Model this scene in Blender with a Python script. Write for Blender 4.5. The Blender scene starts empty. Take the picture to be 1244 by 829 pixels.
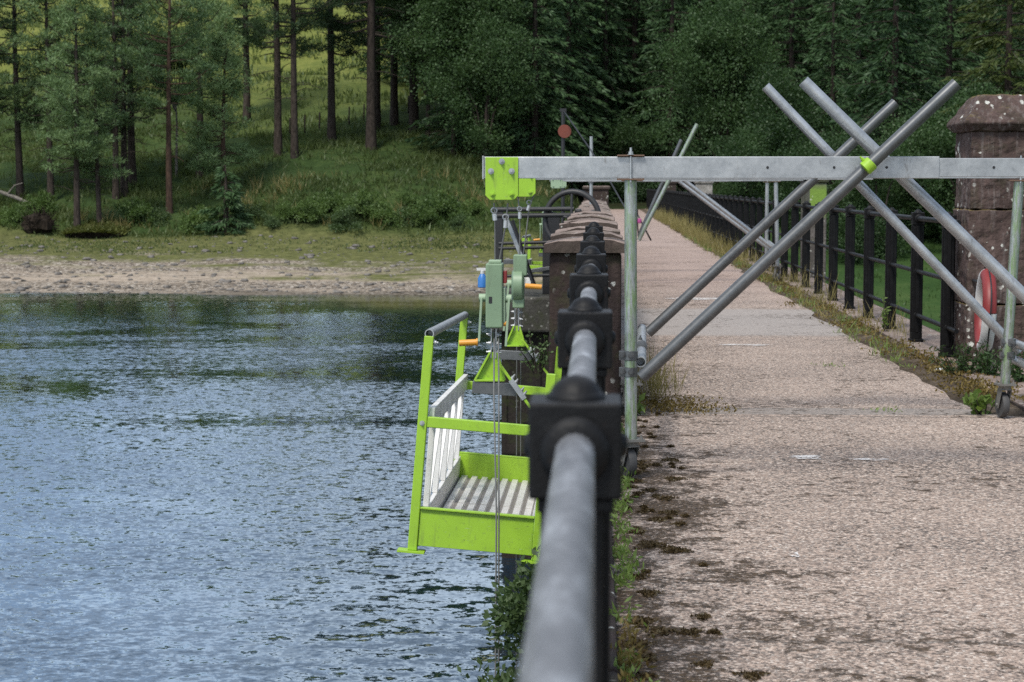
import bpy, math, random
import numpy as np
from mathutils import Vector, Matrix, Euler

random.seed(7)
scene = bpy.context.scene
col = scene.collection
R = math.radians

# ---------------------------------------------------------------- camera
F = 2300.0
PW, PH = 1244.0, 829.0
VPX, VPY = 727.0, 225.0
CAMZ = 1.49
th = math.atan((PH / 2 - VPY) / F)
psi = math.atan((VPX - PW / 2) / F * math.cos(th))
cam_d = bpy.data.cameras.new('camera')
cam = bpy.data.objects.new('camera', cam_d)
col.objects.link(cam)
cam.location = (0, 0, CAMZ)
cam.rotation_euler = (R(90) - th, 0, psi)
cam_d.sensor_width = 36.0
cam_d.lens = F / PW * 36.0
cam_d.clip_start = 0.05
cam_d.clip_end = 3000
cam_d.dof.use_dof = True
cam_d.dof.focus_distance = 10.0
cam_d.dof.aperture_fstop = 8.5
scene.camera = cam
CM = Euler((R(90) - th, 0, psi)).to_matrix()


def ray(px, py):
    return CM @ Vector(((px - PW / 2) / F, -(py - PH / 2) / F, -1.0))


def P(px, py, k):
    """point of the photograph at distance Y = F*k along the dam"""
    d = ray(px, py)
    return Vector((0, 0, CAMZ)) + d * (F * k / d.y)


# ---------------------------------------------------------------- tags
def tag(o, label=None, cat=None, group=None, kind=None):
    if label: o['label'] = label
    if cat: o['category'] = cat
    if group: o['group'] = group
    if kind: o['kind'] = kind
    return o


def empty(name, loc=(0, 0, 0), rot=(0, 0, 0)):
    o = bpy.data.objects.new(name, None)
    col.objects.link(o)
    o.location = loc
    o.rotation_euler = rot
    o.empty_display_size = 0.1
    return o


def copy_tree(o, parent=None):
    c = o.copy()
    col.objects.link(c)
    c.parent = parent
    for ch in list(o.children):
        copy_tree(ch, c)
    return c


# ---------------------------------------------------------------- mesh builder
class MB:
    def __init__(self, org=(0, 0, 0)):
        self.v = []
        self.f = []
        self.s = []
        self.org = Vector(org)

    def _add(self, vs, fs, smooth=False):
        n = len(self.v)
        for p in vs:
            self.v.append((p[0] - self.org.x, p[1] - self.org.y, p[2] - self.org.z))
        for q in fs:
            self.f.append(tuple(i + n for i in q))
            self.s.append(smooth)

    def box(self, lo, hi, M=None):
        x0, y0, z0 = lo
        x1, y1, z1 = hi
        vs = [Vector(p) for p in ((x0, y0, z0), (x1, y0, z0), (x1, y1, z0), (x0, y1, z0), (x0, y0, z1), (x1, y0, z1), (x1, y1, z1), (x0, y1, z1))]
        if M: vs = [M @ p for p in vs]
        self._add(vs, [(0, 3, 2, 1), (4, 5, 6, 7), (0, 1, 5, 4), (1, 2, 6, 5), (2, 3, 7, 6), (3, 0, 4, 7)])
        return self

    def bar(self, p0, p1, w, h, up=(0, 0, 1)):
        """rectangular bar from p0 to p1: width w sideways, height h along up"""
        p0, p1 = Vector(p0), Vector(p1)
        d = (p1 - p0).normalized()
        s = d.cross(Vector(up))
        if s.length < 1e-4: s = d.cross(Vector((0, 1, 0)))
        s.normalize()
        u = s.cross(d).normalized()
        vs = []
        for p in (p0, p1):
            for a, b in ((-1, -1), (1, -1), (1, 1), (-1, 1)):
                vs.append(p + s * (a * w / 2) + u * (b * h / 2))
        self._add(vs, [(0, 1, 2, 3), (7, 6, 5, 4), (0, 4, 5, 1), (1, 5, 6, 2), (2, 6, 7, 3), (3, 7, 4, 0)])
        return self

    def tube(self, p0, p1, r, n=14, r1=None, hollow=0):
        return self.path([p0, p1], [r, r if r1 is None else r1], n, hollow)

    def path(self, pts, rs, n=12, hollow=0, caps=True):
        pts = [Vector(p) for p in pts]
        if not isinstance(rs, (list, tuple)): rs = [rs] * len(pts)
        vs = []
        fs = []
        ref = None
        for i, p in enumerate(pts):
            if i == 0: d = pts[1] - p
            elif i == len(pts) - 1: d = p - pts[i - 1]
            else: d = pts[i + 1] - pts[i - 1]
            d.normalize()
            if ref is None:
                a = Vector((0, 0, 1)) if abs(d.z) < 0.9 else Vector((1, 0, 0))
                ref = d.cross(a).normalized()
            else:
                ref = (ref - d * ref.dot(d)).normalized()
            b = d.cross(ref)
            for j in range(n):
                t = 2 * math.pi * j / n
                vs.append(p + (ref * math.cos(t) + b * math.sin(t)) * rs[i])
        for i in range(len(pts) - 1):
            for j in range(n):
                a, b2 = i * n + j, i * n + (j + 1) % n
                fs.append((a, b2, b2 + n, a + n))
        self._add(vs, fs, True)
        if hollow:
            # open ended scaffold tube: ring faces and a dark inside
            for (e, o2) in ((0, 1), (len(pts) - 1, -1)):
                base = len(pts) * n
                q = pts[e]
                d = (pts[1] - pts[0]).normalized() if e == 0 else (pts[-1] - pts[-2]).normalized()
                ring = vs[e * n:(e + 1) * n]
                inn = [q + (p - q) * hollow for p in ring]
                deep = [p + d * (0.12 * o2) for p in inn]
                fl = []
                for j in range(n):
                    j2 = (j + 1) % n
                    fl.append((j, j2, n + j2, n + j) if o2 < 0 else (j2, j, n + j, n + j2))
                    fl.append((n + j, n + j2, 2 * n + j2, 2 * n + j) if o2 < 0 else (n + j2, n + j, 2 * n + j, 2 * n + j2))
                fl.append(tuple(2 * n + j for j in range(n)))
                self._add(ring + inn + deep, fl)
        elif caps:
            self._add(vs[:n], [tuple(range(n - 1, -1, -1))])
            self._add(vs[-n:], [tuple(range(n))])
        return self

    def lathe(self, prof, M=None, n=20):
        """profile of (r, z) turned about z, then moved by M"""
        vs = []
        fs = []
        for r, z in prof:
            for j in range(n):
                t = 2 * math.pi * j / n
                p = Vector((r * math.cos(t), r * math.sin(t), z))
                vs.append(M @ p if M else p)
        for i in range(len(prof) - 1):
            for j in range(n):
                a, b = i * n + j, i * n + (j + 1) % n
                fs.append((a, b, b + n, a + n))
        m = len(prof) - 1
        fs.append(tuple(range(n - 1, -1, -1)))
        fs.append(tuple(m * n + j for j in range(n)))
        self._add(vs, fs, True)
        return self

    def torus(self, c, axis, R0, r, n=28, m=10, a0=0, a1=2 * math.pi):
        q = Vector(axis).to_track_quat('Z', 'Y')
        c = Vector(c)
        vs = []
        fs = []
        for i in range(n):
            t = 2 * math.pi * i / n
            for j in range(m):
                s = 2 * math.pi * j / m
                p = Vector(((R0 + r * math.cos(s)) * math.cos(t), (R0 + r * math.cos(s)) * math.sin(t), r * math.sin(s)))
                vs.append(c + q @ p)
        for i in range(n):
            for j in range(m):
                a = i * m + j
                b = i * m + (j + 1) % m
                i2 = (i + 1) % n
                fs.append((a, i2 * m + j, i2 * m + (j + 1) % m, b))
        self._add(vs, fs, True)
        return self

    def prism(self, poly, d):
        """planar polygon (3-D points) pushed along vector d"""
        d = Vector(d)
        n = len(poly)
        a = [Vector(p) for p in poly]
        vs = a + [p + d for p in a]
        fs = [tuple(range(n)), tuple(range(2 * n - 1, n - 1, -1))]
        for j in range(n):
            j2 = (j + 1) % n
            fs.append((j, j + n, j2 + n, j2))
        self._add(vs, fs)
        return self

    def bolt(self, c, axis, r=0.011, h=0.012):
        q = Vector(axis).to_track_quat('Z', 'Y').to_matrix().to_4x4()
        M = Matrix.Translation(Vector(c)) @ q
        self.lathe([(r * 1.5, 0), (r * 1.5, 0.003), (r, 0.003), (r, h), (r * 0.55, h), (r * 0.5, h * 1.9)], M, 8)
        return self

    def build(self, name, mat, parent=None, bevel=0, seg=2):
        me = bpy.data.meshes.new(name)
        me.from_pydata(self.v, [], self.f)
        me.polygons.foreach_set('use_smooth', self.s)
        import bmesh
        bm = bmesh.new()
        bm.from_mesh(me)
        bmesh.ops.remove_doubles(bm, verts=bm.verts, dist=1e-5)
        bmesh.ops.recalc_face_normals(bm, faces=bm.faces)
        for e in bm.edges:
            if len(e.link_faces) == 2 and e.calc_face_angle(0) > 0.7: e.smooth = False
        bm.to_mesh(me)
        bm.free()
        me.materials.append(mat)
        o = bpy.data.objects.new(name, me)
        col.objects.link(o)
        if parent: o.parent = parent
        elif self.org.length: o.location = self.org
        if bevel:
            b = o.modifiers.new('edge', 'BEVEL')
            b.width = bevel
            b.segments = seg
            b.limit_method = 'ANGLE'
            b.angle_limit = R(40)
        return o


def np_mesh(name, V, Fq, mat, parent=None, smooth=False):
    """V (n,3) float array, Fq (m,k) int array of k-gons"""
    V = np.asarray(V, dtype=np.float32)
    Fq = np.asarray(Fq, dtype=np.int32)
    me = bpy.data.meshes.new(name)
    m, k = Fq.shape
    me.vertices.add(len(V))
    me.vertices.foreach_set('co', V.ravel())
    me.loops.add(m * k)
    me.loops.foreach_set('vertex_index', Fq.ravel())
    me.polygons.add(m)
    me.polygons.foreach_set('loop_start', np.arange(0, m * k, k, dtype=np.int32))
    if smooth: me.polygons.foreach_set('use_smooth', np.ones(m, dtype=bool))
    me.update(calc_edges=True)
    me.materials.append(mat)
    o = bpy.data.objects.new(name, me)
    col.objects.link(o)
    if parent: o.parent = parent
    return o


# ---------------------------------------------------------------- materials
class NT:
    def __init__(self, name):
        self.m = bpy.data.materials.new(name)
        self.m.use_nodes = True
        self.t = self.m.node_tree
        self.t.nodes.clear()
        self.out = self.n('ShaderNodeOutputMaterial')

    def n(self, typ, **kw):
        nd = self.t.nodes.new(typ)
        for k, v in kw.items(): setattr(nd, k, v)
        return nd

    def l(self, a, b): self.t.links.new(a, b)

    def coord(self, kind='Object', scale=(1, 1, 1)):
        if kind == 'World':
            c = self.n('ShaderNodeNewGeometry').outputs['Position']
        else:
            c = self.n('ShaderNodeTexCoord').outputs[kind]
        mp = self.n('ShaderNodeMapping')
        mp.inputs['Scale'].default_value = scale
        self.l(c, mp.inputs['Vector'])
        return mp.outputs['Vector']

    def noise(self, vec, scale, detail=4, rough=0.55, dist=0):
        nd = self.n('ShaderNodeTexNoise')
        nd.inputs['Scale'].default_value = scale
        nd.inputs['Detail'].default_value = detail
        nd.inputs['Roughness'].default_value = rough
        nd.inputs['Distortion'].default_value = dist
        self.l(vec, nd.inputs['Vector'])
        return nd.outputs['Fac']

    def voro(self, vec, scale, feature='F1', out='Distance', rnd=1.0):
        nd = self.n('ShaderNodeTexVoronoi', feature=feature)
        nd.inputs['Scale'].default_value = scale
        nd.inputs['Randomness'].default_value = rnd
        self.l(vec, nd.inputs['Vector'])
        return nd.outputs[out]

    def ramp(self, fac, stops, interp='LINEAR'):
        nd = self.n('ShaderNodeValToRGB')
        cr = nd.color_ramp
        cr.interpolation = interp
        while len(cr.elements) < len(stops): cr.elements.new(0.5)
        for e, (p, c) in zip(cr.elements, stops):
            e.position = p
            if isinstance(c, (int, float)): c = (c, c, c)
            e.color = (c[0], c[1], c[2], 1)
        self.l(fac, nd.inputs['Fac'])
        return nd.outputs['Color']

    def mix(self, fac, a, b, blend='MIX'):
        nd = self.n('ShaderNodeMix', data_type='RGBA', blend_type=blend)
        for sock, v in ((nd.inputs[0], fac), (nd.inputs[6], a), (nd.inputs[7], b)):
            if isinstance(v, (int, float)): sock.default_value = v
            elif isinstance(v, tuple): sock.default_value = (v[0], v[1], v[2], 1)
            else: self.l(v, sock)
        return nd.outputs[2]

    def math(self, op, a, b=0.0, clamp=False):
        nd = self.n('ShaderNodeMath', operation=op, use_clamp=clamp)
        for sock, v in zip(nd.inputs, (a, b)):
            if isinstance(v, (int, float)): sock.default_value = v
            else: self.l(v, sock)
        return nd.outputs[0]

    def sep(self, vec):
        nd = self.n('ShaderNodeSeparateXYZ')
        self.l(vec, nd.inputs[0])
        return nd.outputs

    def maprange(self, v, a, b, c=0.0, d=1.0, smooth=False):
        nd = self.n('ShaderNodeMapRange')
        nd.clamp = True
        if smooth: nd.interpolation_type = 'SMOOTHSTEP'
        self.l(v, nd.inputs[0])
        for i, q in enumerate((a, b, c, d)): nd.inputs[i + 1].default_value = q
        return nd.outputs[0]

    def bump(self, h, strength=0.3, dist=0.01, normal=None):
        nd = self.n('ShaderNodeBump')
        nd.inputs['Strength'].default_value = strength
        nd.inputs['Distance'].default_value = dist
        self.l(h, nd.inputs['Height'])
        if normal is not None: self.l(normal, nd.inputs['Normal'])
        return nd.outputs['Normal']

    def bsdf(self, color, rough=0.6, metal=0.0, normal=None, spec=None):
        b = self.n('ShaderNodeBsdfPrincipled')
        for key, v in (('Base Color', color), ('Roughness', rough), ('Metallic', metal)):
            if isinstance(v, (int, float)): b.inputs[key].default_value = v
            elif isinstance(v, tuple): b.inputs[key].default_value = (v[0], v[1], v[2], 1)
            else: self.l(v, b.inputs[key])
        if spec is not None: b.inputs['Specular IOR Level'].default_value = spec
        if normal is not None: self.l(normal, b.inputs['Normal'])
        self.l(b.outputs[0], self.out.inputs['Surface'])
        return self.m


def mat_galv(name='galvanised_steel', tone=1.0, streak=0.0, algae=0.0):
    t = NT(name)
    v = t.coord('Object')
    spangle = t.voro(v, 60, out='Color')
    s = t.sep(spangle)[0]
    n1 = t.noise(v, 9, 5, 0.65)
    c = t.ramp(n1, [(0.25, (0.24 * tone, 0.255 * tone, 0.265 * tone)), (0.55, (0.40 * tone, 0.415 * tone, 0.42 * tone)), (0.8, (0.55 * tone, 0.56 * tone, 0.56 * tone))])
    c = t.mix(t.math('MULTIPLY', s, 0.22), c, (0.62 * tone, 0.63 * tone, 0.64 * tone))
    stain = t.ramp(t.noise(t.coord('Object', (1, 1, 0.35)), 22, 5, 0.7), [(0.62, 0.0), (0.72, 1.0)])
    c = t.mix(t.math('MULTIPLY', stain, 0.55), c, (0.13, 0.11, 0.09))
    if algae:
        av = t.coord('Object', (9, 9, 1.2))
        a = t.ramp(t.noise(av, 5, 6, 0.7), [(0.44, 0.0), (0.60, 1.0)])
        c = t.mix(t.math('MULTIPLY', a, algae), c, (0.20, 0.31, 0.11))
        fl = t.ramp(t.noise(t.coord('Object', (14, 14, 2.0)), 7, 5, 0.7), [(0.56, 0.0), (0.62, 1.0)])
        c = t.mix(t.math('MULTIPLY', fl, 0.5), c, (0.10, 0.12, 0.06))
    return t.bsdf(c, t.maprange(n1, 0.2, 0.8, 0.48, 0.30), 0.6, t.bump(n1, 0.12, 0.004))


def mat_paint(name, c0, dirt=0.35, rough=0.42, metal=0.0, dirtcol=(0.05, 0.045, 0.03)):
    t = NT(name)
    v = t.coord('Object')
    n1 = t.noise(v, 6, 5, 0.6)
    n2 = t.noise(v, 45, 4, 0.65)
    c = t.mix(t.maprange(n1, 0.3, 0.75), tuple(q * 0.86 for q in c0), tuple(min(1, q * 1.06) for q in c0))
    d = t.ramp(n2, [(0.60, 0.0), (0.74, 1.0)])
    c = t.mix(t.math('MULTIPLY', d, dirt), c, dirtcol)
    st = t.noise(t.coord('Object', (1, 1, 0.12)), 30, 5, 0.7)
    c = t.mix(t.math('MULTIPLY', t.ramp(st, [(0.56, 0.0), (0.72, 1.0)]), dirt * 0.7), c, dirtcol)
    sc_ = t.noise(t.coord('Object', (0.3, 1, 1)), 130, 2, 0.5)
    c = t.mix(t.math('MULTIPLY', t.ramp(sc_, [(0.70, 0.0), (0.74, 1.0)]), dirt), c, tuple(min(0.8, q * 0.5 + 0.2) for q in c0))
    return t.bsdf(c, t.maprange(n1, 0.2, 0.8, rough - 0.08, rough + 0.12), metal, t.bump(n2, 0.06, 0.003))


def mat_iron():
    t = NT('black_cast_iron')
    v = t.coord('World')
    n1 = t.noise(v, 14, 6, 0.65)
    n2 = t.noise(v, 160, 3, 0.6)
    c = t.ramp(n1, [(0.3, (0.0035, 0.0035, 0.004)), (0.6, (0.006, 0.006, 0.0065)), (0.78, (0.020, 0.020, 0.020))])
    rust = t.ramp(t.noise(v, 38, 5, 0.7), [(0.63, 0.0), (0.74, 1.0)])
    c = t.mix(t.math('MULTIPLY', rust, 0.4), c, (0.055, 0.032, 0.02))
    up = t.sep(t.n('ShaderNodeNewGeometry').outputs['Normal'])[2]
    dust = t.math('MULTIPLY', t.maprange(up, 0.5, 1.0), t.maprange(n1, 0.4, 0.7, 0.0, 0.5))
    c = t.mix(dust, c, (0.045, 0.044, 0.043))
    return t.bsdf(c, t.maprange(n1, 0.2, 0.8, 0.42, 0.62), 0.0, t.bump(t.math('ADD', n2, t.math('MULTIPLY', n1, 1.5)), 0.35, 0.003), spec=0.2)


def mat_pipe():
    t = NT('worn_grey_pipe')
    v = t.coord('World')
    n1 = t.noise(t.coord('World', (1, 0.35, 1)), 22, 6, 0.68)
    n2 = t.noise(v, 140, 3, 0.6)
    c = t.ramp(n1, [(0.30, (0.085, 0.087, 0.092)), (0.50, (0.14, 0.143, 0.15)), (0.62, (0.24, 0.25, 0.265)), (0.72, (0.50, 0.53, 0.56))])
    return t.bsdf(c, 0.48, 0.1, t.bump(n2, 0.15, 0.0015))


def mat_stone(name, base, lich=0.5, blocks=None, moss=0.4, world=True, dark_sides=0.0, streaks=False, algae=False):
    t = NT(name)
    v = t.coord('World' if world else 'Object')
    n1 = t.noise(v, 2.6, 7, 0.68)
    n2 = t.noise(v, 34, 5, 0.65)
    c = t.ramp(n1, [(0.28, tuple(q * 0.4 for q in base)), (0.5, base), (0.75, tuple(q * 1.7 for q in base))])
    c = t.mix(t.maprange(n2, 0.3, 0.7, 0.0, 0.6), c, tuple(q * 0.45 for q in base), 'MIX')
    h = n2
    up = t.sep(t.n('ShaderNodeNewGeometry').outputs['Normal'])[2]
    if blocks:
        br = t.n('ShaderNodeTexBrick')
        br.inputs['Scale'].default_value = 1.0
        br.inputs['Brick Width'].default_value = blocks[0]
        br.inputs['Row Height'].default_value = blocks[1]
        br.inputs['Mortar Size'].default_value = 0.012
        br.inputs['Color1'].default_value = (0.75, 0.75, 0.75, 1)
        br.inputs['Color2'].default_value = (1.2, 1.15, 1.1, 1)
        br.inputs['Mortar'].default_value = (0.25, 0.25, 0.22, 1)
        mv = t.n('ShaderNodeCombineXYZ')
        s = t.sep(v)
        t.l(t.math('ADD', s[0], s[1]), mv.inputs[0])
        t.l(s[2], mv.inputs[1])
        t.l(mv.outputs[0], br.inputs['Vector'])
        c = t.mix(1.0, c, br.outputs['Color'], 'MULTIPLY')
        h = t.math('SUBTRACT', n2, br.outputs['Fac'])
    mo = t.math('MULTIPLY', t.ramp(t.noise(v, 7, 6, 0.7), [(0.5, 0.0), (0.62, 1.0)]), moss)
    c = t.mix(mo, c, (0.035, 0.045, 0.015))
    if algae:
        ny = t.sep(t.n('ShaderNodeNewGeometry').outputs['Normal'])[1]
        zz = t.sep(v)[2]
        am = t.math('MULTIPLY', t.maprange(ny, -0.6, -0.3, 1.0, 0.1), t.math('MULTIPLY', t.maprange(n1, 0.3, 0.5, 0.5, 1.0), t.math('MULTIPLY', t.maprange(zz, 1.40, 1.52, 1.0, 0.15), t.maprange(zz, 0.95, 1.10))))
        c = t.mix(am, c, (0.17, 0.27, 0.05))
    if streaks:
        sv = t.noise(t.coord('World', (6, 6, 0.5)), 4.0, 6, 0.7)
        c = t.mix(t.ramp(sv, [(0.52, 0.0), (0.66, 0.55)]), c, (0.19, 0.165, 0.155))
        c = t.mix(t.math('MULTIPLY', t.maprange(up, 0.75, 0.95), 0.8), c, (0.15, 0.115, 0.035))
        c = t.mix(t.ramp(sv, [(0.30, 0.6), (0.42, 0.0)]), c, (0.022, 0.018, 0.016))
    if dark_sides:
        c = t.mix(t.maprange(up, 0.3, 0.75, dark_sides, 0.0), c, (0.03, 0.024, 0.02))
    sp = t.voro(t.coord('World' if world else 'Object'), 15)
    msk = t.ramp(t.noise(v, 4.0, 4, 0.6), [(0.5, 0.0), (0.6, 1.0)])
    lv_ = t.noise(v, 9, 6, 0.75)
    sp = t.math('ADD', sp, t.math('ADD', t.math('MULTIPLY', t.math('SUBTRACT', lv_, 0.5), 1.1), t.math('MULTIPLY', t.math('SUBTRACT', n2, 0.5), 0.5)))
    l1 = t.math('MULTIPLY', t.ramp(sp, [(0.17, 1.0), (0.23, 0.0)]), msk)
    c = t.mix(t.math('MULTIPLY', l1, lich), c, (0.55, 0.55, 0.50))
    return t.bsdf(c, 0.88, 0.0, t.bump(h, 0.5, 0.02), spec=0.2)


def mat_foliage(name, dark, light, trans=0.35, scale=0.6):
    t = NT(name)
    v = t.coord('World')
    n1 = t.noise(v, scale, 4, 0.6)
    n2 = t.noise(v, scale * 9, 3, 0.6)
    rnd = t.n('ShaderNodeObjectInfo').outputs['Random']
    f = t.math('ADD', t.math('MULTIPLY', n1, 0.55), t.math('MULTIPLY', n2, 0.45))
    f = t.math('ADD', f, t.math('MULTIPLY', t.math('SUBTRACT', rnd, 0.5), 0.22))
    c = t.ramp(f, [(0.32, dark), (0.66, light)])
    d = t.n('ShaderNodeBsdfDiffuse')
    tr = t.n('ShaderNodeBsdfTranslucent')
    t.l(c, d.inputs[0])
    t.l(t.mix(0.4, c, (light[0] * 1.3, light[1] * 1.5, light[2] * 0.6)), tr.inputs[0])
    ms = t.n('ShaderNodeMixShader')
    ms.inputs[0].default_value = trans
    t.l(d.outputs[0], ms.inputs[1])
    t.l(tr.outputs[0], ms.inputs[2])
    gl = t.n('ShaderNodeBsdfGlossy')
    gl.inputs['Roughness'].default_value = 0.5
    gl.inputs[0].default_value = (0.6, 0.7, 0.6, 1)
    m2 = t.n('ShaderNodeMixShader')
    m2.inputs[0].default_value = 0.03
    t.l(ms.outputs[0], m2.inputs[1])
    t.l(gl.outputs[0], m2.inputs[2])
    t.l(m2.outputs[0], t.out.inputs['Surface'])
    return t.m


def mat_bark(name, a, b):
    t = NT(name)
    v = t.coord('World', (1, 1, 0.3))
    n1 = t.noise(v, 9, 6, 0.7)
    c = t.ramp(n1, [(0.35, a), (0.65, b)])
    return t.bsdf(c, 0.9, 0, t.bump(n1, 0.6, 0.03), spec=0.1)


def mat_deck():
    t = NT('weathered_aggregate_concrete')
    v = t.coord('World')
    s = t.sep(v)
    cells = t.voro(v, 105, out='Color')
    cs = t.sep(cells)
    n0 = t.noise(v, 0.55, 4, 0.6)
    n1 = t.noise(v, 3.2, 7, 0.7)
    n2 = t.noise(v, 38, 6, 0.8)
    n3 = t.noise(v, 85, 3, 0.65)
    base = t.ramp(n1, [(0.3, (0.19, 0.145, 0.118)), (0.5, (0.35, 0.265, 0.212)), (0.7, (0.48, 0.365, 0.285))])
    # single stones of the worn surface: pale pink, white and dark grey
    st = t.ramp(cs[0], [(0.0, (0.035, 0.032, 0.030)), (0.2, (0.15, 0.122, 0.105)), (0.45, (0.38, 0.285, 0.225)), (0.8, (0.53, 0.415, 0.335)), (1.0, (0.78, 0.70, 0.61))])
    c = t.mix(0.72, base, st)
    # dark lichen crust speckle
    sp = t.ramp(n2, [(0.48, 0.0), (0.56, 1.0)])
    reg = t.maprange(t.math('ADD', t.math('MULTIPLY', n0, 0.6), t.math('MULTIPLY', n1, 0.4)), 0.40, 0.58, 0.05, 1.0)
    c = t.mix(t.math('MULTIPLY', sp, reg), c, (0.062, 0.056, 0.052))
    sp2 = t.ramp(n3, [(0.58, 0.0), (0.68, 1.0)])
    c = t.mix(t.math('MULTIPLY', sp2, 0.6), c, (0.045, 0.04, 0.038))
    # paler repaired bay further along
    edge = t.math('ADD', s[1], t.math('MULTIPLY', n1, 0.5))
    bay = t.math('MULTIPLY', t.maprange(edge, 19.0, 19.25), t.maprange(edge, 23.0, 23.4, 1, 0))
    pale = t.mix(t.maprange(n2, 0.4, 0.7), (0.33, 0.30, 0.275), (0.24, 0.215, 0.195))
    c = t.mix(t.math('MULTIPLY', bay, 0.82), c, pale)
    # pinker beyond
    far = t.maprange(s[1], 23, 30)
    c = t.mix(t.math('MULTIPLY', far, 0.45), c, (0.34, 0.245, 0.21))
    # joints across the walkway
    jy = t.math('ADD', s[1], t.math('MULTIPLY', n1, 0.12))
    fr = t.math('FRACT', t.math('DIVIDE', t.math('SUBTRACT', jy, 0.1), 6.1))
    j = t.math('MULTIPLY', t.math('LESS_THAN', fr, 0.006), t.maprange(n2, 0.35, 0.5))
    c = t.mix(t.math('MULTIPLY', j, 0.6), c, (0.05, 0.045, 0.04))
    jl = t.math('MULTIPLY', t.math('GREATER_THAN', jy, 12.42), t.math('LESS_THAN', jy, 12.78))
    c = t.mix(t.math('MULTIPLY', jl, 0.6), c, (0.21, 0.195, 0.18))
    # brown moss, thick along the left edge
    me = t.maprange(s[0], 0.05, 1.1, 0.115, -0.02)
    me = t.math('ADD', me, t.maprange(s[1], 11, 16, 0.0, -0.07))
    mn = t.math('ADD', t.math('MULTIPLY', t.noise(v, 1.6, 3, 0.6), 0.45), t.math('MULTIPLY', t.noise(v, 8.5, 8, 0.78, 0.5), 0.6))
    mk = t.ramp(t.math('ADD', mn, me), [(0.600, 0.0), (0.618, 1.0)])
    mo = t.ramp(t.noise(v, 60, 4, 0.7), [(0.38, (0.008, 0.006, 0.004)), (0.64, (0.085, 0.052, 0.024))])
    mk = t.math('MULTIPLY', mk, t.ramp(t.noise(v, 40, 5, 0.75), [(0.40, 0.0), (0.47, 1.0)]))
    m2 = t.math('ADD', t.math('MULTIPLY', t.noise(v, 13.0, 7, 0.75, 0.6), 0.75), t.math('MULTIPLY', t.noise(v, 0.9, 3, 0.6), 0.35))
    m2 = t.ramp(m2, [(0.612, 0.0), (0.635, 1.0)])
    mk = t.math('MAXIMUM', mk, t.math('MULTIPLY', m2, 0.85))
    c = t.mix(t.math('MULTIPLY', mk, 0.94), c, mo)
    hh = t.math('ADD', t.math('MULTIPLY', cs[0], 0.35), t.math('ADD', n2, t.math('MULTIPLY', mk, 0.8)))
    return t.bsdf(c, 0.85, 0, t.bump(hh, 0.7, 0.008), spec=0.25)


def mat_verge():
    t = NT('mossy_gutter_earth')
    v = t.coord('World')
    n1 = t.noise(v, 3, 7, 0.7)
    n2 = t.noise(v, 30, 5, 0.7)
    c = t.ramp(n1, [(0.3, (0.05, 0.038, 0.026)), (0.48, (0.085, 0.064, 0.045)), (0.6, (0.15, 0.12, 0.09)), (0.75, (0.26, 0.20, 0.10))])
    c = t.mix(t.maprange(n2, 0.5, 0.7), c, (0.03, 0.025, 0.016))
    return t.bsdf(c, 0.95, 0, t.bump(n2, 0.9, 0.03), spec=0.1)


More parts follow.
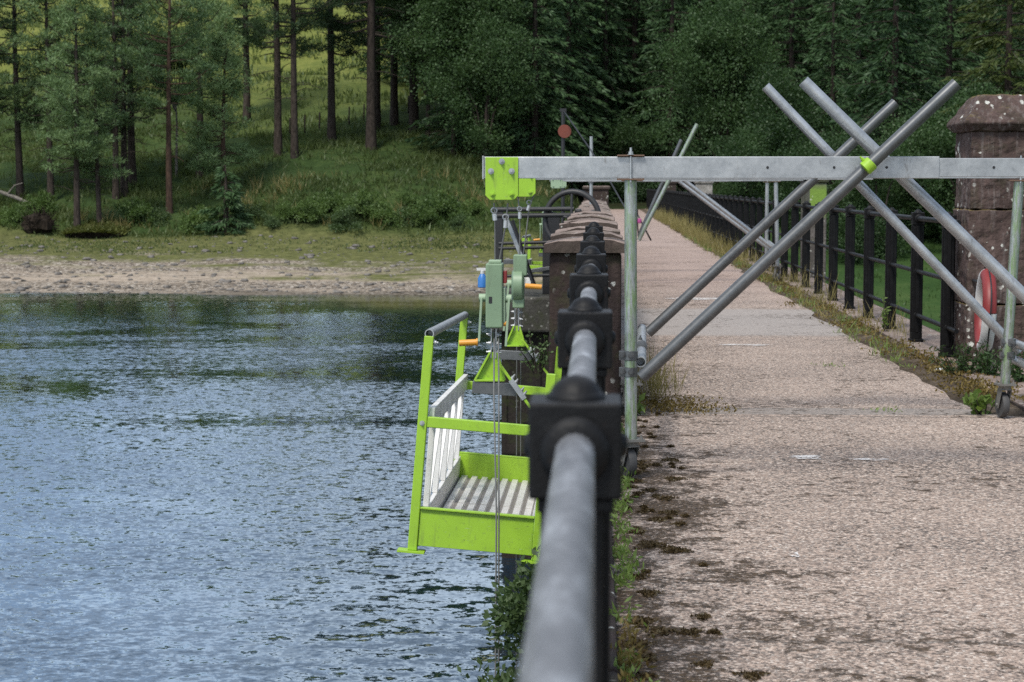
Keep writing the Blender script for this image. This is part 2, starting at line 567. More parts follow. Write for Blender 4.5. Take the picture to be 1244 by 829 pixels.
def mat_ground():
    t = NT('hill_and_shore')
    v = t.coord('World')
    s = t.sep(v)
    n0 = t.noise(v, 0.06, 4, 0.6)
    n1 = t.noise(v, 0.35, 6, 0.68)
    n2 = t.noise(v, 2.6, 6, 0.7)
    n3 = t.noise(v, 9, 4, 0.7)
    # gravel
    cell = t.sep(t.voro(v, 9.0, out='Color'))[0]
    g = t.ramp(t.math('ADD', t.math('MULTIPLY', cell, 0.5), t.math('MULTIPLY', n2, 0.6)), [(0.25, (0.035, 0.032, 0.028)), (0.45, (0.13, 0.105, 0.08)), (0.66, (0.25, 0.21, 0.165)), (0.92, (0.52, 0.48, 0.42))])
    sand = t.ramp(n2, [(0.3, (0.23, 0.185, 0.14)), (0.7, (0.40, 0.335, 0.265))])
    ny = t.noise(t.coord('World', (0.10, 1.0, 1.0)), 0.45, 5, 0.6)
    beach = t.mix(t.ramp(ny, [(0.45, 0.0), (0.58, 1.0)]), g, sand)
    wet = t.maprange(s[1], 86.0, 87.5, 0.55, 0.0)
    beach = t.mix(wet, beach, (0.05, 0.045, 0.035))
    olive = t.ramp(n2, [(0.3, (0.05, 0.055, 0.02)), (0.6, (0.12, 0.125, 0.045)), (0.8, (0.20, 0.18, 0.09))])
    vg = t.math('ADD', t.math('ADD', t.maprange(s[1], 90, 104, -0.30, 0.28), t.maprange(s[0], -22, -9, 0.0, 0.16)), t.math('ADD', t.math('MULTIPLY', ny, 0.95), t.math('MULTIPLY', n1, 0.55)))
    c = t.mix(t.ramp(vg, [(0.62, 0.0), (0.80, 1.0)]), beach, olive)
    # grass slope: lower green darkened in its colour for the tree shade, golden above
    shaded_green = t.ramp(t.math('ADD', t.math('MULTIPLY', n1, 0.6), t.math('MULTIPLY', n2, 0.4)), [(0.3, (0.014, 0.026, 0.008)), (0.5, (0.032, 0.056, 0.016)), (0.7, (0.075, 0.10, 0.03))])
    gold = t.ramp(t.math('ADD', t.math('MULTIPLY', n1, 0.5), t.math('MULTIPLY', n2, 0.5)), [(0.3, (0.055, 0.085, 0.018)), (0.55, (0.15, 0.165, 0.04)), (0.75, (0.25, 0.225, 0.075))])
    hg = t.mix(t.maprange(t.math('ADD', s[1], t.math('MULTIPLY', n0, 40)), 150, 185), shaded_green, gold)
    c = t.mix(t.maprange(s[1], 104.5, 106.5), c, hg)
    # mown grass below the dam
    mead = t.ramp(t.math('ADD', t.math('MULTIPLY', n1, 0.6), t.math('MULTIPLY', n3, 0.4)), [(0.35, (0.014, 0.034, 0.009)), (0.5, (0.030, 0.062, 0.016)), (0.68, (0.060, 0.090, 0.028))])
    c = t.mix(t.maprange(s[0], 2.0, 3.2), c, mead)
    # needle litter under the forest
    fx = t.math('ADD', t.math('ADD', s[0], t.math('MULTIPLY', n0, 8)), t.maprange(s[1], 112, 220, 0, 14))
    lit = t.math('MULTIPLY', t.maprange(fx, -8, -2), t.maprange(t.math('ADD', s[1], t.math('MULTIPLY', n1, 10)), 118, 128))
    c = t.mix(lit, c, t.ramp(n2, [(0.3, (0.010, 0.013, 0.006)), (0.7, (0.03, 0.035, 0.014))]))
    # brown shallows
    dz = t.maprange(s[2], -4.4, -3.5)
    c = t.mix(t.math('MULTIPLY', t.math('MULTIPLY', t.math('LESS_THAN', s[2], -3.5), t.math('LESS_THAN', s[0], 1.0)), 0.8), c, t.mix(dz, (0.03, 0.028, 0.012), (0.10, 0.085, 0.035)))
    return t.bsdf(c, 0.95, 0, t.bump(t.math('ADD', n2, t.math('MULTIPLY', n3, 0.5)), 0.6, 0.10), spec=0.1)


def mat_water():
    t = NT('rippled_lake_water')
    v = t.coord('World')
    s = t.sep(v)
    # wind ripples: two sizes of wavelet give the slope of the surface directly
    def slope(scale, sx, sy, rough, dist):
        nd = t.n('ShaderNodeTexNoise')
        nd.inputs['Scale'].default_value = scale
        nd.inputs['Detail'].default_value = 3
        nd.inputs['Roughness'].default_value = rough
        nd.inputs['Distortion'].default_value = dist
        t.l(t.coord('World', (sx, sy, 1.0)), nd.inputs['Vector'])
        sv = t.n('ShaderNodeVectorMath', operation='SUBTRACT')
        t.l(nd.outputs['Color'], sv.inputs[0])
        sv.inputs[1].default_value = (0.5, 0.5, 0.5)
        return sv.outputs[0]
    calm = t.noise(t.coord('World', (0.06, 0.13, 1.0)), 1.0, 4, 0.6, 0.8)
    k = t.maprange(calm, 0.40, 0.56, 0.28, 1.2)
    near = t.math('MULTIPLY', t.maprange(s[0], -6.0, -1.0), t.maprange(s[1], 22, 34, 1.0, 0.0))
    k = t.math('MULTIPLY', k, t.maprange(t.math('ADD', s[1], t.math('MULTIPLY', calm, 14)), 72, 84, 1.0, 0.35))
    cove = t.math('MULTIPLY', t.maprange(t.math('ADD', s[1], t.math('MULTIPLY', calm, 9)), 76, 82), t.maprange(t.math('ADD', s[0], t.math('MULTIPLY', t.math('SUBTRACT', s[1], 80), 0.35)), -13.5, -9.5))
    k = t.math('MULTIPLY', k, t.math('SUBTRACT', 1.0, t.math('MULTIPLY', cove, 0.7)))
    add = t.n('ShaderNodeVectorMath', operation='ADD')
    s1 = t.n('ShaderNodeVectorMath', operation='MULTIPLY')
    big = t.n('ShaderNodeVectorMath', operation='SCALE')
    t.l(slope(2.6, 0.7, 1.2, 0.55, 0.5), big.inputs[0])
    t.l(t.math('ADD', 0.18, t.math('MULTIPLY', near, 1.25)), big.inputs['Scale'])
    bs = t.n('ShaderNodeVectorMath', operation='ADD')
    t.l(slope(6.2, 0.8, 1.0, 0.62, 0.4), bs.inputs[0])
    t.l(big.outputs[0], bs.inputs[1])
    t.l(bs.outputs[0], s1.inputs[0])
    s1.inputs[1].default_value = (0.36, 0.72, 0)
    s2 = t.n('ShaderNodeVectorMath', operation='MULTIPLY')
    t.l(slope(15.0, 0.8, 1.0, 0.6, 0.3), s2.inputs[0])
    s2.inputs[1].default_value = (0.35, 0.5, 0)
    t.l(s1.outputs[0], add.inputs[0])
    t.l(s2.outputs[0], add.inputs[1])
    sc = t.n('ShaderNodeVectorMath', operation='SCALE')
    t.l(add.outputs[0], sc.inputs[0])
    t.l(k, sc.inputs['Scale'])
    up = t.n('ShaderNodeVectorMath', operation='ADD')
    t.l(sc.outputs[0], up.inputs[0])
    up.inputs[1].default_value = (0, 0, 1)
    s1.inputs[1].default_value = (0.36, 0.72, 0)
    lee = t.n('ShaderNodeVectorMath', operation='ADD')
    t.l(add.outputs[0], lee.inputs[0])
    lee.inputs[1].default_value = (0, -0.10, 0)
    sx_ = t.sep(lee.outputs[0])
    soft = t.math('ADD', 0.22, t.math('MULTIPLY', near, 0.6))
    yy_ = t.math('MINIMUM', sx_[1], t.math('MULTIPLY', sx_[1], soft))
    cb = t.n('ShaderNodeCombineXYZ')
    t.l(sx_[0], cb.inputs[0])
    t.l(yy_, cb.inputs[1])
    t.l(cb.outputs[0], sc.inputs[0])
    nz = t.n('ShaderNodeVectorMath', operation='NORMALIZE')
    t.l(up.outputs[0], nz.inputs[0])
    nrm = nz.outputs[0]
    fr = t.n('ShaderNodeFresnel')
    fr.inputs['IOR'].default_value = 1.7
    t.l(nrm, fr.inputs['Normal'])
    gl = t.n('ShaderNodeBsdfGlossy')
    gl.inputs['Roughness'].default_value = 0.04
    gl.inputs[0].default_value = (0.86, 0.95, 1.0, 1)
    t.l(nrm, gl.inputs['Normal'])
    d = t.n('ShaderNodeBsdfDiffuse')
    sh = cove
    t.l(t.mix(sh, (0.008, 0.022, 0.040), (0.075, 0.062, 0.024)), d.inputs[0])
    ms = t.n('ShaderNodeMixShader')
    t.l(t.math('MULTIPLY', t.math('MULTIPLY', fr.outputs[0], 2.0, True), t.math('SUBTRACT', 1.0, t.math('MULTIPLY', cove, 0.45))), ms.inputs[0])
    t.l(d.outputs[0], ms.inputs[1])
    t.l(gl.outputs[0], ms.inputs[2])
    t.l(ms.outputs[0], t.out.inputs['Surface'])
    return t.m


M = {}
M['galv'] = mat_galv('galvanised_steel', 0.92)
M['galv_dark'] = mat_galv('weathered_scaffold_tube', 0.30)
M['galv_algae'] = mat_galv('algae_stained_tube', 0.85, algae=0.8)
M['lime'] = mat_paint('lime_green_paint', (0.29, 0.50, 0.03), 0.55, 0.40, 0.0, (0.11, 0.13, 0.05))
M['sage'] = mat_paint('sage_green_paint', (0.19, 0.28, 0.17), 0.3, 0.42)
M['pale_sage'] = mat_paint('pale_green_paint', (0.28, 0.38, 0.25), 0.3, 0.5)
M['orange'] = mat_paint('amber_plastic', (0.62, 0.27, 0.025), 0.25, 0.4)
M['alu'] = mat_paint('bare_aluminium', (0.72, 0.71, 0.68), 0.4, 0.42, 0.15, (0.2, 0.18, 0.15))
M['alu_floor'] = mat_paint('worn_aluminium_decking', (0.74, 0.71, 0.67), 0.55, 0.38, 0.12, (0.22, 0.19, 0.16))
M['floor_dark'] = mat_paint('grimy_decking_groove', (0.22, 0.20, 0.18), 0.3, 0.6, 0.1)
M['iron'] = mat_iron()
M['pipe'] = mat_pipe()
M['black'] = mat_paint('black_metal', (0.012, 0.012, 0.013), 0.3, 0.5, 0.0, (0.05, 0.035, 0.025))
M['rubber'] = mat_paint('grey_rubber', (0.06, 0.06, 0.06), 0.4, 0.7, 0.0, (0.12, 0.10, 0.08))
M['rust'] = mat_paint('rusted_plate', (0.14, 0.085, 0.055), 0.5, 0.8)
M['bracket'] = mat_paint('caster_steel', (0.20, 0.195, 0.18), 0.6, 0.55, 0.3, (0.11, 0.07, 0.04))
M['wire'] = mat_paint('wire_rope_steel', (0.16, 0.16, 0.155), 0.3, 0.5, 0.4)
M['red'] = mat_paint('red_plastic', (0.20, 0.018, 0.016), 0.4, 0.5, 0.0, (0.12, 0.03, 0.025))
M['white'] = mat_paint('white_plastic', (0.62, 0.62, 0.60), 0.35, 0.5, 0.0, (0.25, 0.23, 0.2))
M['blue'] = mat_paint('blue_plastic', (0.03, 0.16, 0.45), 0.15, 0.4)
M['pink'] = mat_paint('pink_fabric', (0.34, 0.06, 0.20), 0.15, 0.8)
M['disc'] = mat_paint('faded_red_disc', (0.16, 0.035, 0.018), 0.7, 0.6)
M['stone'] = mat_stone('dark_red_sandstone', (0.050, 0.036, 0.032), 0.85, None, 0.35)
M['pier'] = mat_stone('brown_red_sandstone', (0.088, 0.060, 0.053), 0.9, None, 0.25, streaks=True)
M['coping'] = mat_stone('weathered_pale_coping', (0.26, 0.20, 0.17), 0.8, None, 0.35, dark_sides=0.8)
M['dam'] = mat_stone('dark_wet_masonry', (0.035, 0.03, 0.026), 0.4, (0.9, 0.42), 0.6)
M['slab'] = mat_stone('grey_platform_stone', (0.075, 0.072, 0.062), 0.4, None, 0.4)
M['pale_pier'] = mat_stone('pale_lichened_stone', (0.16, 0.14, 0.13), 1.0, None, 0.3)
M['white_pier'] = mat_stone('white_lichened_stone', (0.30, 0.28, 0.26), 1.0, None, 0.3)
M['algae_pier'] = mat_stone('algae_green_stone', (0.13, 0.115, 0.105), 0.6, None, 0.3, algae=True)
M['deck'] = mat_deck()


def mat_worn_paint():
    t = NT('worn_white_paint')
    v = t.coord('World')
    b = t.n('ShaderNodeBsdfDiffuse')
    b.inputs[0].default_value = (0.60, 0.58, 0.56, 1)
    tr = t.n('ShaderNodeBsdfTransparent')
    ms = t.n('ShaderNodeMixShader')
    t.l(t.ramp(t.math('ADD', t.math('MULTIPLY', t.noise(v, 45, 5, 0.75), 0.6), t.math('MULTIPLY', t.noise(v, 9, 3, 0.6), 0.4)), [(0.46, 0.0), (0.53, 1.0)]), ms.inputs[0])
    t.l(tr.outputs[0], ms.inputs[1])
    t.l(b.outputs[0], ms.inputs[2])
    t.l(ms.outputs[0], t.out.inputs['Surface'])
    return t.m
M['verge'] = mat_verge()
M['ground'] = mat_ground()
M['water'] = mat_water()
M['paintmark'] = mat_worn_paint()
M['pine'] = mat_foliage('blue_green_needles', (0.034, 0.070, 0.030), (0.19, 0.275, 0.115), 0.25, 0.8)
M['pine_dark'] = mat_foliage('dark_pine_needles', (0.016, 0.032, 0.016), (0.065, 0.105, 0.045), 0.25, 0.5)
M['spruce'] = mat_foliage('dark_spruce_needles', (0.013, 0.033, 0.014), (0.070, 0.125, 0.050), 0.25, 0.35)
M['larch'] = mat_foliage('light_larch_needles', (0.035, 0.05, 0.015), (0.115, 0.145, 0.042), 0.3, 0.4)
M['leaf'] = mat_foliage('mid_green_leaves', (0.014, 0.033, 0.011), (0.062, 0.110, 0.038), 0.35, 0.4)
M['bushleaf'] = mat_foliage('grey_green_leaves', (0.022, 0.040, 0.014), (0.10, 0.15, 0.06), 0.35, 2.0)
M['bark_red'] = mat_bark('red_pine_bark', (0.035, 0.024, 0.019), (0.105, 0.066, 0.047))
M['bark'] = mat_bark('grey_brown_bark', (0.022, 0.018, 0.015), (0.075, 0.06, 0.05))
M['birch'] = mat_bark('pale_birch_bark', (0.08, 0.07, 0.06), (0.25, 0.23, 0.2))
M['grass'] = mat_foliage('long_grass', (0.022, 0.042, 0.012), (0.115, 0.145, 0.045), 0.4, 0.25)
M['straw'] = mat_foliage('dry_straw_grass', (0.14, 0.12, 0.04), (0.36, 0.29, 0.13), 0.4, 2.0)
M['weed'] = mat_foliage('bright_weed_leaves', (0.08, 0.13, 0.03), (0.22, 0.30, 0.08), 0.4, 5.0)
M['redweed'] = mat_foliage('reddish_weed', (0.10, 0.03, 0.015), (0.16, 0.13, 0.04), 0.3, 8.0)
M['moss'] = mat_foliage('brown_moss', (0.022, 0.014, 0.008), (0.10, 0.066, 0.028), 0.1, 14.0)
M['peat'] = mat_bark('dark_peat', (0.008, 0.006, 0.005), (0.035, 0.027, 0.02))
M['rock'] = mat_stone('shore_rock', (0.19, 0.175, 0.16), 0.3, None, 0.2)

# ---------------------------------------------------------------- terrain
SH = 86.0
PROF_S = np.array([-200, -40, -15, 0, 8, 19, 20.6, 25, 40, 60, 115, 200, 300, 600.])
PROF_Z = np.array([-9, -8, -5.2, -3.5, -2.7, -1.3, -0.65, 0.0, 3.9, 8.4, 22, 42, 60, 70.])
RS = np.array([-200, 40, 70, 90, 118, 140, 180, 260, 400, 700.])
RZ = np.array([-9, -7, -5.0, -2.6, 0.0, 4.5, 15, 36, 60, 72.])
CS = np.array([-200, 100, 117, 130, 150, 200, 260, 400, 700.])
CZ = np.array([-6, -4.0, -0.15, 0.6, 4.5, 18, 36, 60, 72.])


def sm(a, b, x):
    t = np.clip((x - a) / (b - a), 0, 1)
    return t * t * (3 - 2 * t)


def wob(X, Y, s, seed):
    return (np.sin(X / s + seed) * np.cos(Y / (s * 0.83) + seed * 1.7) + 0.5 * np.sin(X / (s * 0.47) + 2 * seed) * np.sin(Y / (s * 0.52) + seed))


def terrain(X, Y):
    X = np.asarray(X, dtype=float)
    Y = np.asarray(Y, dtype=float)
    shore = SH + 0.5 * np.sin(X / 5.0) + 0.35 * np.sin(X / 2.1 + 1)
    s = Y - shore
    sl = s + np.where(s > 15, 1, 0) * 0.8 * np.sin(X / 3.3 + 0.6)
    zl = np.interp(sl, PROF_S, PROF_Z)
    rough = sm(18, 30, s)
    zl = zl + rough * (0.35 * wob(X, Y, 4.2, 1.0) + 0.18 * wob(X, Y, 1.7, 3.0)) + 0.05 * wob(X, Y, 2.3, 5.0)
    zl = zl + rough * 0.8 * wob(X, Y, 17.0, 2.0)
    zr = np.interp(Y, RS, RZ) + 0.5 * wob(X, Y, 14, 4.0) + sm(25, 70, X) * 9
    zc = np.interp(Y, CS, CZ)
    wl = 1 - sm(-4.0, -0.8, X) * (1 - sm(130, 180, Y)) * sm(96, 112, Y)
    z = np.where(X < 1.5, zl * wl + zc * (1 - wl), 0)
    wr = sm(3.6, 9.0, X)
    zright = np.where(Y > 112, zr * wr + zc * (1 - wr), zr)
    a = sm(-14, 20, X)
    far = sm(130, 180, Y)
    z = np.where(X < 1.5, z, zright)
    zmix = zl * (1 - a) + zr * a
    return z * (1 - far) + zmix * far


def ground_hit(px, py, y0=60.0, y1=420.0):
    d = ray(px, py)
    for i in range(1400):
        Y = y0 + (y1 - y0) * i / 1400
        p = Vector((0, 0, CAMZ)) + d * (Y / d.y)
        if p.z <= float(terrain(p.x, p.y)):
            return p
    return Vector((0, 0, CAMZ)) + d * (150 / d.y)


def on_ground(px, Y, py=225):
    d = ray(px, py)
    p = Vector((0, 0, CAMZ)) + d * (Y / d.y)
    p.z = float(terrain(p.x, p.y))
    return p


xs = np.unique(np.concatenate([np.linspace(-420, -70, 36), np.linspace(-70, -45, 30), np.linspace(-45, -0.6, 120), np.linspace(-0.6, 3.6, 8), np.linspace(3.6, 45, 70), np.linspace(45, 400, 40)]))
ys = np.unique(np.concatenate([np.linspace(-120, 60, 30), np.linspace(60, 82, 16), np.linspace(82, 130, 170), np.linspace(130, 220, 110), np.linspace(220, 700, 60)]))
GX, GY = np.meshgrid(xs, ys)
GZ = terrain(GX, GY)
nx, ny = len(xs), len(ys)
idx = np.arange(nx * ny).reshape(ny, nx)
q = np.stack([idx[:-1, :-1], idx[:-1, 1:], idx[1:, 1:], idx[1:, :-1]], -1).reshape(-1, 4)
g = np_mesh('ground', np.stack([GX, GY, GZ], -1).reshape(-1, 3), q, M['ground'], smooth=True)
tag(g, 'grassy hillside and gravel shore around the lake', 'ground', kind='structure')

w = MB()
w._add([(-420, -120, -3.5), (-0.2, -120, -3.5), (-0.2, 97, -3.5), (-420, 97, -3.5)], [(0, 1, 2, 3)])
tag(w.build('water', M['water']), 'blue rippled lake water beside the dam', 'water', kind='structure')

# ---------------------------------------------------------------- dam
dam = empty('dam', (1.6, 50, 0))
tag(dam, 'long stone dam carrying the walkway above the lake', 'dam')
o = Vector((1.6, 50, 0))
b = MB(o)
b.prism([(-0.21, -12, -0.035), (3.55, -12, -0.035), (4.6, -12, -12), (-0.9, -12, -12)], (0, 131, 0))
b.build('wall', M['dam'], dam)
y = -6.0
rr = random.Random(3)
while y < 11.9:
    L = 1.4 + rr.random() * 0.5
    b = MB(o)
    b.box((-0.215 - rr.random() * 0.012, y + 0.006, -0.2), (0.058 + rr.random() * 0.008, min(12.19, y + L - 0.006), 0.035 + rr.random() * 0.012))
    b.build('coping_stone', M['stone'], dam, 0.012)
    y += L
b = MB(o)
b.box((-0.22, 45.7, -0.2), (0.10, 117, 0.04))
b.build('coping', M['stone'], dam, 0.012)
b = MB(o)
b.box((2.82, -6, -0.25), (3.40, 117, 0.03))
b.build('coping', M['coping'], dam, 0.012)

b = MB()
edge_r = random.Random(21)
ring_ = [(0.062, -8, -0.004), (2.82, -8, -0.004), (2.82, 12.2, -0.004)]
ey = 12.5
while ey < 117.6:
    ring_.append((2.50 + 0.05 * math.sin(ey * 1.7) * math.sin(ey * 0.6 + 1) + edge_r.uniform(-0.035, 0.035), ey, -0.004))
    ey += 0.22 + 0.25 * edge_r.random() + ey * 0.003
ring_ += [(2.46, 117.6, -0.004), (0.062, 117.6, -0.004)]
b._add(ring_, [tuple(range(len(ring_)))])
dk = b.build('path', M['deck'])
tag(dk, 'worn pinkish concrete walkway along the top of the dam', 'path', kind='structure')

# gutter strip of earth between walkway and right hand coping, uneven
vx = np.linspace(2.36, 2.83, 10)
vy = np.arange(12.2, 117.6, 0.16)
XX, YY = np.meshgrid(vx, vy)
rngv = np.random.default_rng(5)
ZZ = -0.010 + 0.010 * sm(2.52, 2.62, XX) + 0.028 * np.abs(wob(XX * 3, YY, 0.6, 2.2)) * sm(2.54, 2.64, XX) + rngv.random(XX.shape) * 0.012 * sm(2.52, 2.6, XX)
ZZ = (ZZ + 0.014) * sm(12.2, 13.4, YY) - 0.014
idx = np.arange(XX.size).reshape(XX.shape)
q = np.stack([idx[:-1, :-1], idx[:-1, 1:], idx[1:, 1:], idx[1:, :-1]], -1).reshape(-1, 4)
vo = np_mesh('verge', np.stack([XX, YY, ZZ], -1).reshape(-1, 3), q, M['verge'], smooth=True)
tag(vo, 'strip of mossy earth along the right edge of the walkway', 'verge', kind='structure')

# white paint marks
for (px, py, wd, hd) in ((979, 555, 38, 5), (1056, 557, 46, 2.2), (965, 675, 12, 6), (846, 362, 66, 2.5), (905, 418, 64, 1.8)):
    k = (CAMZ - 0.002) / (py - VPY)
    c = P(px, py, k)
    n = 14
    ring = []
    for j in range(n):
        a = 2 * math.pi * j / n
        rx = wd * k / 2 * (1 + 0.25 * math.sin(j * 2.3 + px))
        ry = hd * F * (CAMZ / (py - VPY) ** 2) / 2 * (1 + 0.3 * math.cos(j * 1.9 + py))
        ring.append((c.x + rx * math.cos(a) * (1.15 if abs(math.cos(a)) < 0.8 else 1), c.y + ry * math.sin(a), 0.0015))
    b = MB()
    b._add(ring, [tuple(range(n))])
    o2 = b.build('path_marking', M['paintmark'])
    tag(o2, 'faded white paint mark on the walkway', 'paint mark', 'white paint marks on the walkway', 'structure')


# ---------------------------------------------------------------- railings
def cast_post(hw=0.042):
    b = MB()
    z0 = 0.03
    b.box((-0.062, -0.062, z0), (0.062, 0.062, z0 + 0.03))
    b.box((-0.05, -0.05, z0 + 0.03), (0.05, 0.05, z0 + 0.09))
    # fluted shaft: cross shaped section
    b.box((-hw, -0.016, z0 + 0.09), (hw, 0.016, 1.112))
    b.box((-0.016, -hw, z0 + 0.09), (0.016, hw, 1.112))
    b.box((-hw * 0.8, -hw * 0.8, z0 + 0.09), (hw * 0.8, hw * 0.8, 1.113))
    b.box((-0.045, -0.045, 1.104), (0.045, 0.045, 1.122))
    b.box((-0.055, -0.055, 1.122), (0.055, 0.055, 1.236))
    for zc, rc in ((1.18, 0.037), (0.69, 0.034), (0.28, 0.034)):
        for s in (-1, 1):
            Mx = Matrix.Translation((0, s * (0.057 if zc > 1 else 0.03), zc)) @ Matrix.Rotation(-s * math.pi / 2, 4, 'X')
            b.lathe([(rc + 0.004, -0.02), (rc + 0.004, 0.006), (rc, 0.014), (0.0245, 0.018)], Mx, 20)
    for s in (-1, 1):
        Mx = Matrix.Translation((s * 0.055, 0, 1.18)) @ Matrix.Rotation(s * math.pi / 2, 4, 'Y')
        b.lathe([(0.015, -0.01), (0.015, 0.004), (0.008, 0.007)], Mx, 12)
    b.lathe([(0.036, 1.232), (0.036, 1.241), (0.031, 1.244), (0.028, 1.250), (0.022, 1.257), (0.013, 1.262), (0.004, 1.264)], None, 20)
    return b


postmesh = None
protos = {}


def railing(name, X, ys, y0, y1, label, side):
    global postmesh
    root = empty(name, (X, ys[0], 0))
    tag(root, label, 'railing')
    first = None
    key = side
    postmesh = protos.get(key)
    for i, yy in enumerate(ys):
        if postmesh is None:
            first = cast_post(0.042 if side == 'L' else 0.056).build('post', M['iron'], root, 0.009, 3)
            first.location = (0, yy - ys[0], 0)
            postmesh = first
            protos[key] = first
        else:
            c = postmesh.copy()
            c.name = 'post'
            col.objects.link(c)
            c.parent = root
            c.location = (0, yy - ys[0], 0)
    for z, r in ((1.18, 0.0235), (0.69, 0.020), (0.28, 0.020)):
        b = MB((X, ys[0], 0))
        n = 24
        b.path([(X, y0 + (y1 - y0) * j / n, z) for j in range(n + 1)], r, 16)
        b.build('rail', M['pipe'] if side == 'L' else M['iron'], root)
    return root


LX = -0.026
railing('railing', LX, [2.25 + 1.59 * i for i in range(-3, 7)], -4, 12.1, 'black cast iron railing running close beside the camera on the lake edge', 'L')
RX = 2.97
ry0 = 2300 * RX / 383.7
railing('railing', RX, [ry0 + 1.575 * i for i in range(-1, 21)], ry0 - 2.0, ry0 + 1.575 * 20.5, 'black cast iron railing on the far side of the walkway, nearest the tall pier', 'R')
railing('railing', RX, [ry0 + 1.575 * i for i in range(21, 63)], ry0 + 1.575 * 20.5, 116.5, 'distant end of the black iron railing leading to the forest', 'R')

# tall stone pier
k0 = 0.00688
pr = P(1175, 440, k0)
px0 = pr.x
pier = empty('stone_pier', (px0 + 0.33, 2300 * k0 + 0.33, 0))
tag(pier, 'tall brown sandstone gate pier with sloping cap, at the right edge beside the railing', 'pier')
po = pier.location.copy()
y0 = 2300 * k0
b = MB(po)
b.box((px0 - 0.02, y0 - 0.02, 0.0), (px0 + 0.72, y0 + 0.72, 0.50))
b.box((px0 - 0.012, y0 - 0.012, 0.505), (px0 + 0.712, y0 + 0.712, 1.285))
b.box((px0 + 0.005, y0 + 0.004, 1.29), (px0 + 0.695, y0 + 0.70, 1.60))
b.box((px0, y0, 1.604), (px0 + 0.70, y0 + 0.70, 1.93))
b.build('shaft', M['pier'], pier, 0.014, 3)
b = MB(po)
e = 0.075
x0, x1, ya, yb = px0 - e, px0 + 0.70 + e, y0 - e, y0 + 0.70 + e
i2 = 0.17
zc0, zc1, zc2 = 1.932, 2.0, 2.235
vs = [(x0 + 0.05, ya + 0.05, zc0), (x1 - 0.05, ya + 0.05, zc0), (x1 - 0.05, yb - 0.05, zc0), (x0 + 0.05, yb - 0.05, zc0),
      (x0, ya, zc1), (x1, ya, zc1), (x1, yb, zc1), (x0, yb, zc1),
      (x0 + i2, ya + i2, zc2), (x1 - i2, ya + i2, zc2), (x1 - i2, yb - i2, zc2), (x0 + i2, yb - i2, zc2)]
b._add(vs, [(3, 2, 1, 0)] + [(a, (a + 1) % 4, (a + 1) % 4 + 4, a + 4) for a in range(4)] + [(a + 4, (a + 1) % 4 + 4, (a + 1) % 4 + 8, a + 8) for a in range(4)] + [(8, 9, 10, 11)])
b.build('cap', M['pier'], pier, 0.014, 3)

rough_tex = bpy.data.textures.new('stone_wear', 'CLOUDS')
rough_tex.noise_scale = 0.09
rough_tex.noise_depth = 4


def wear(o, lv, amp):
    for m in list(o.modifiers): o.modifiers.remove(m)
    bv = o.modifiers.new('edge', 'BEVEL'); bv.width = 0.012; bv.segments = 2; bv.limit_method = 'ANGLE'; bv.angle_limit = R(35)
    sub = o.modifiers.new('dense', 'SUBSURF'); sub.subdivision_type = 'SIMPLE'; sub.levels = lv; sub.render_levels = lv
    dsp = o.modifiers.new('worn', 'DISPLACE'); dsp.texture = rough_tex; dsp.texture_coords = 'LOCAL'; dsp.strength = amp; dsp.mid_level = 0.5


for ch in pier.children: wear(ch, 5, 0.035)
# three lower piers outside the railing
for n_, (kk, mat, lab) in enumerate(((0.0131, 'algae_pier', 'pale stone pier with green algae, behind the railing past the near scaffold poles'),
                                     (0.0263, 'white_pier', 'white lichened stone pier behind the railing, middle of the three low piers'),
                                     (0.0385, 'stone', 'dark stone pier far along the railing near the trees'))):
    yy = 2300 * kk
    r_ = empty('stone_pier', (3.36, yy + 0.25, 0))
    tag(r_, lab, 'pier')
    b = MB(r_.location)
    xl_, xr_, dp_ = (3.33, 3.60, 1.3) if n_ == 0 else (3.09, 3.62, 0.5)
    b.box((xl_, yy, -0.3), (xr_, yy + dp_, 1.52))
    b.build('shaft', M[mat], r_, 0.02)
    b = MB(r_.location)
    b.box((xl_ - 0.04, yy - 0.04, 1.522), (xr_ + 0.04, yy + dp_ + 0.04, 1.66))
    b.build('cap', M[mat], r_, 0.05, 2)

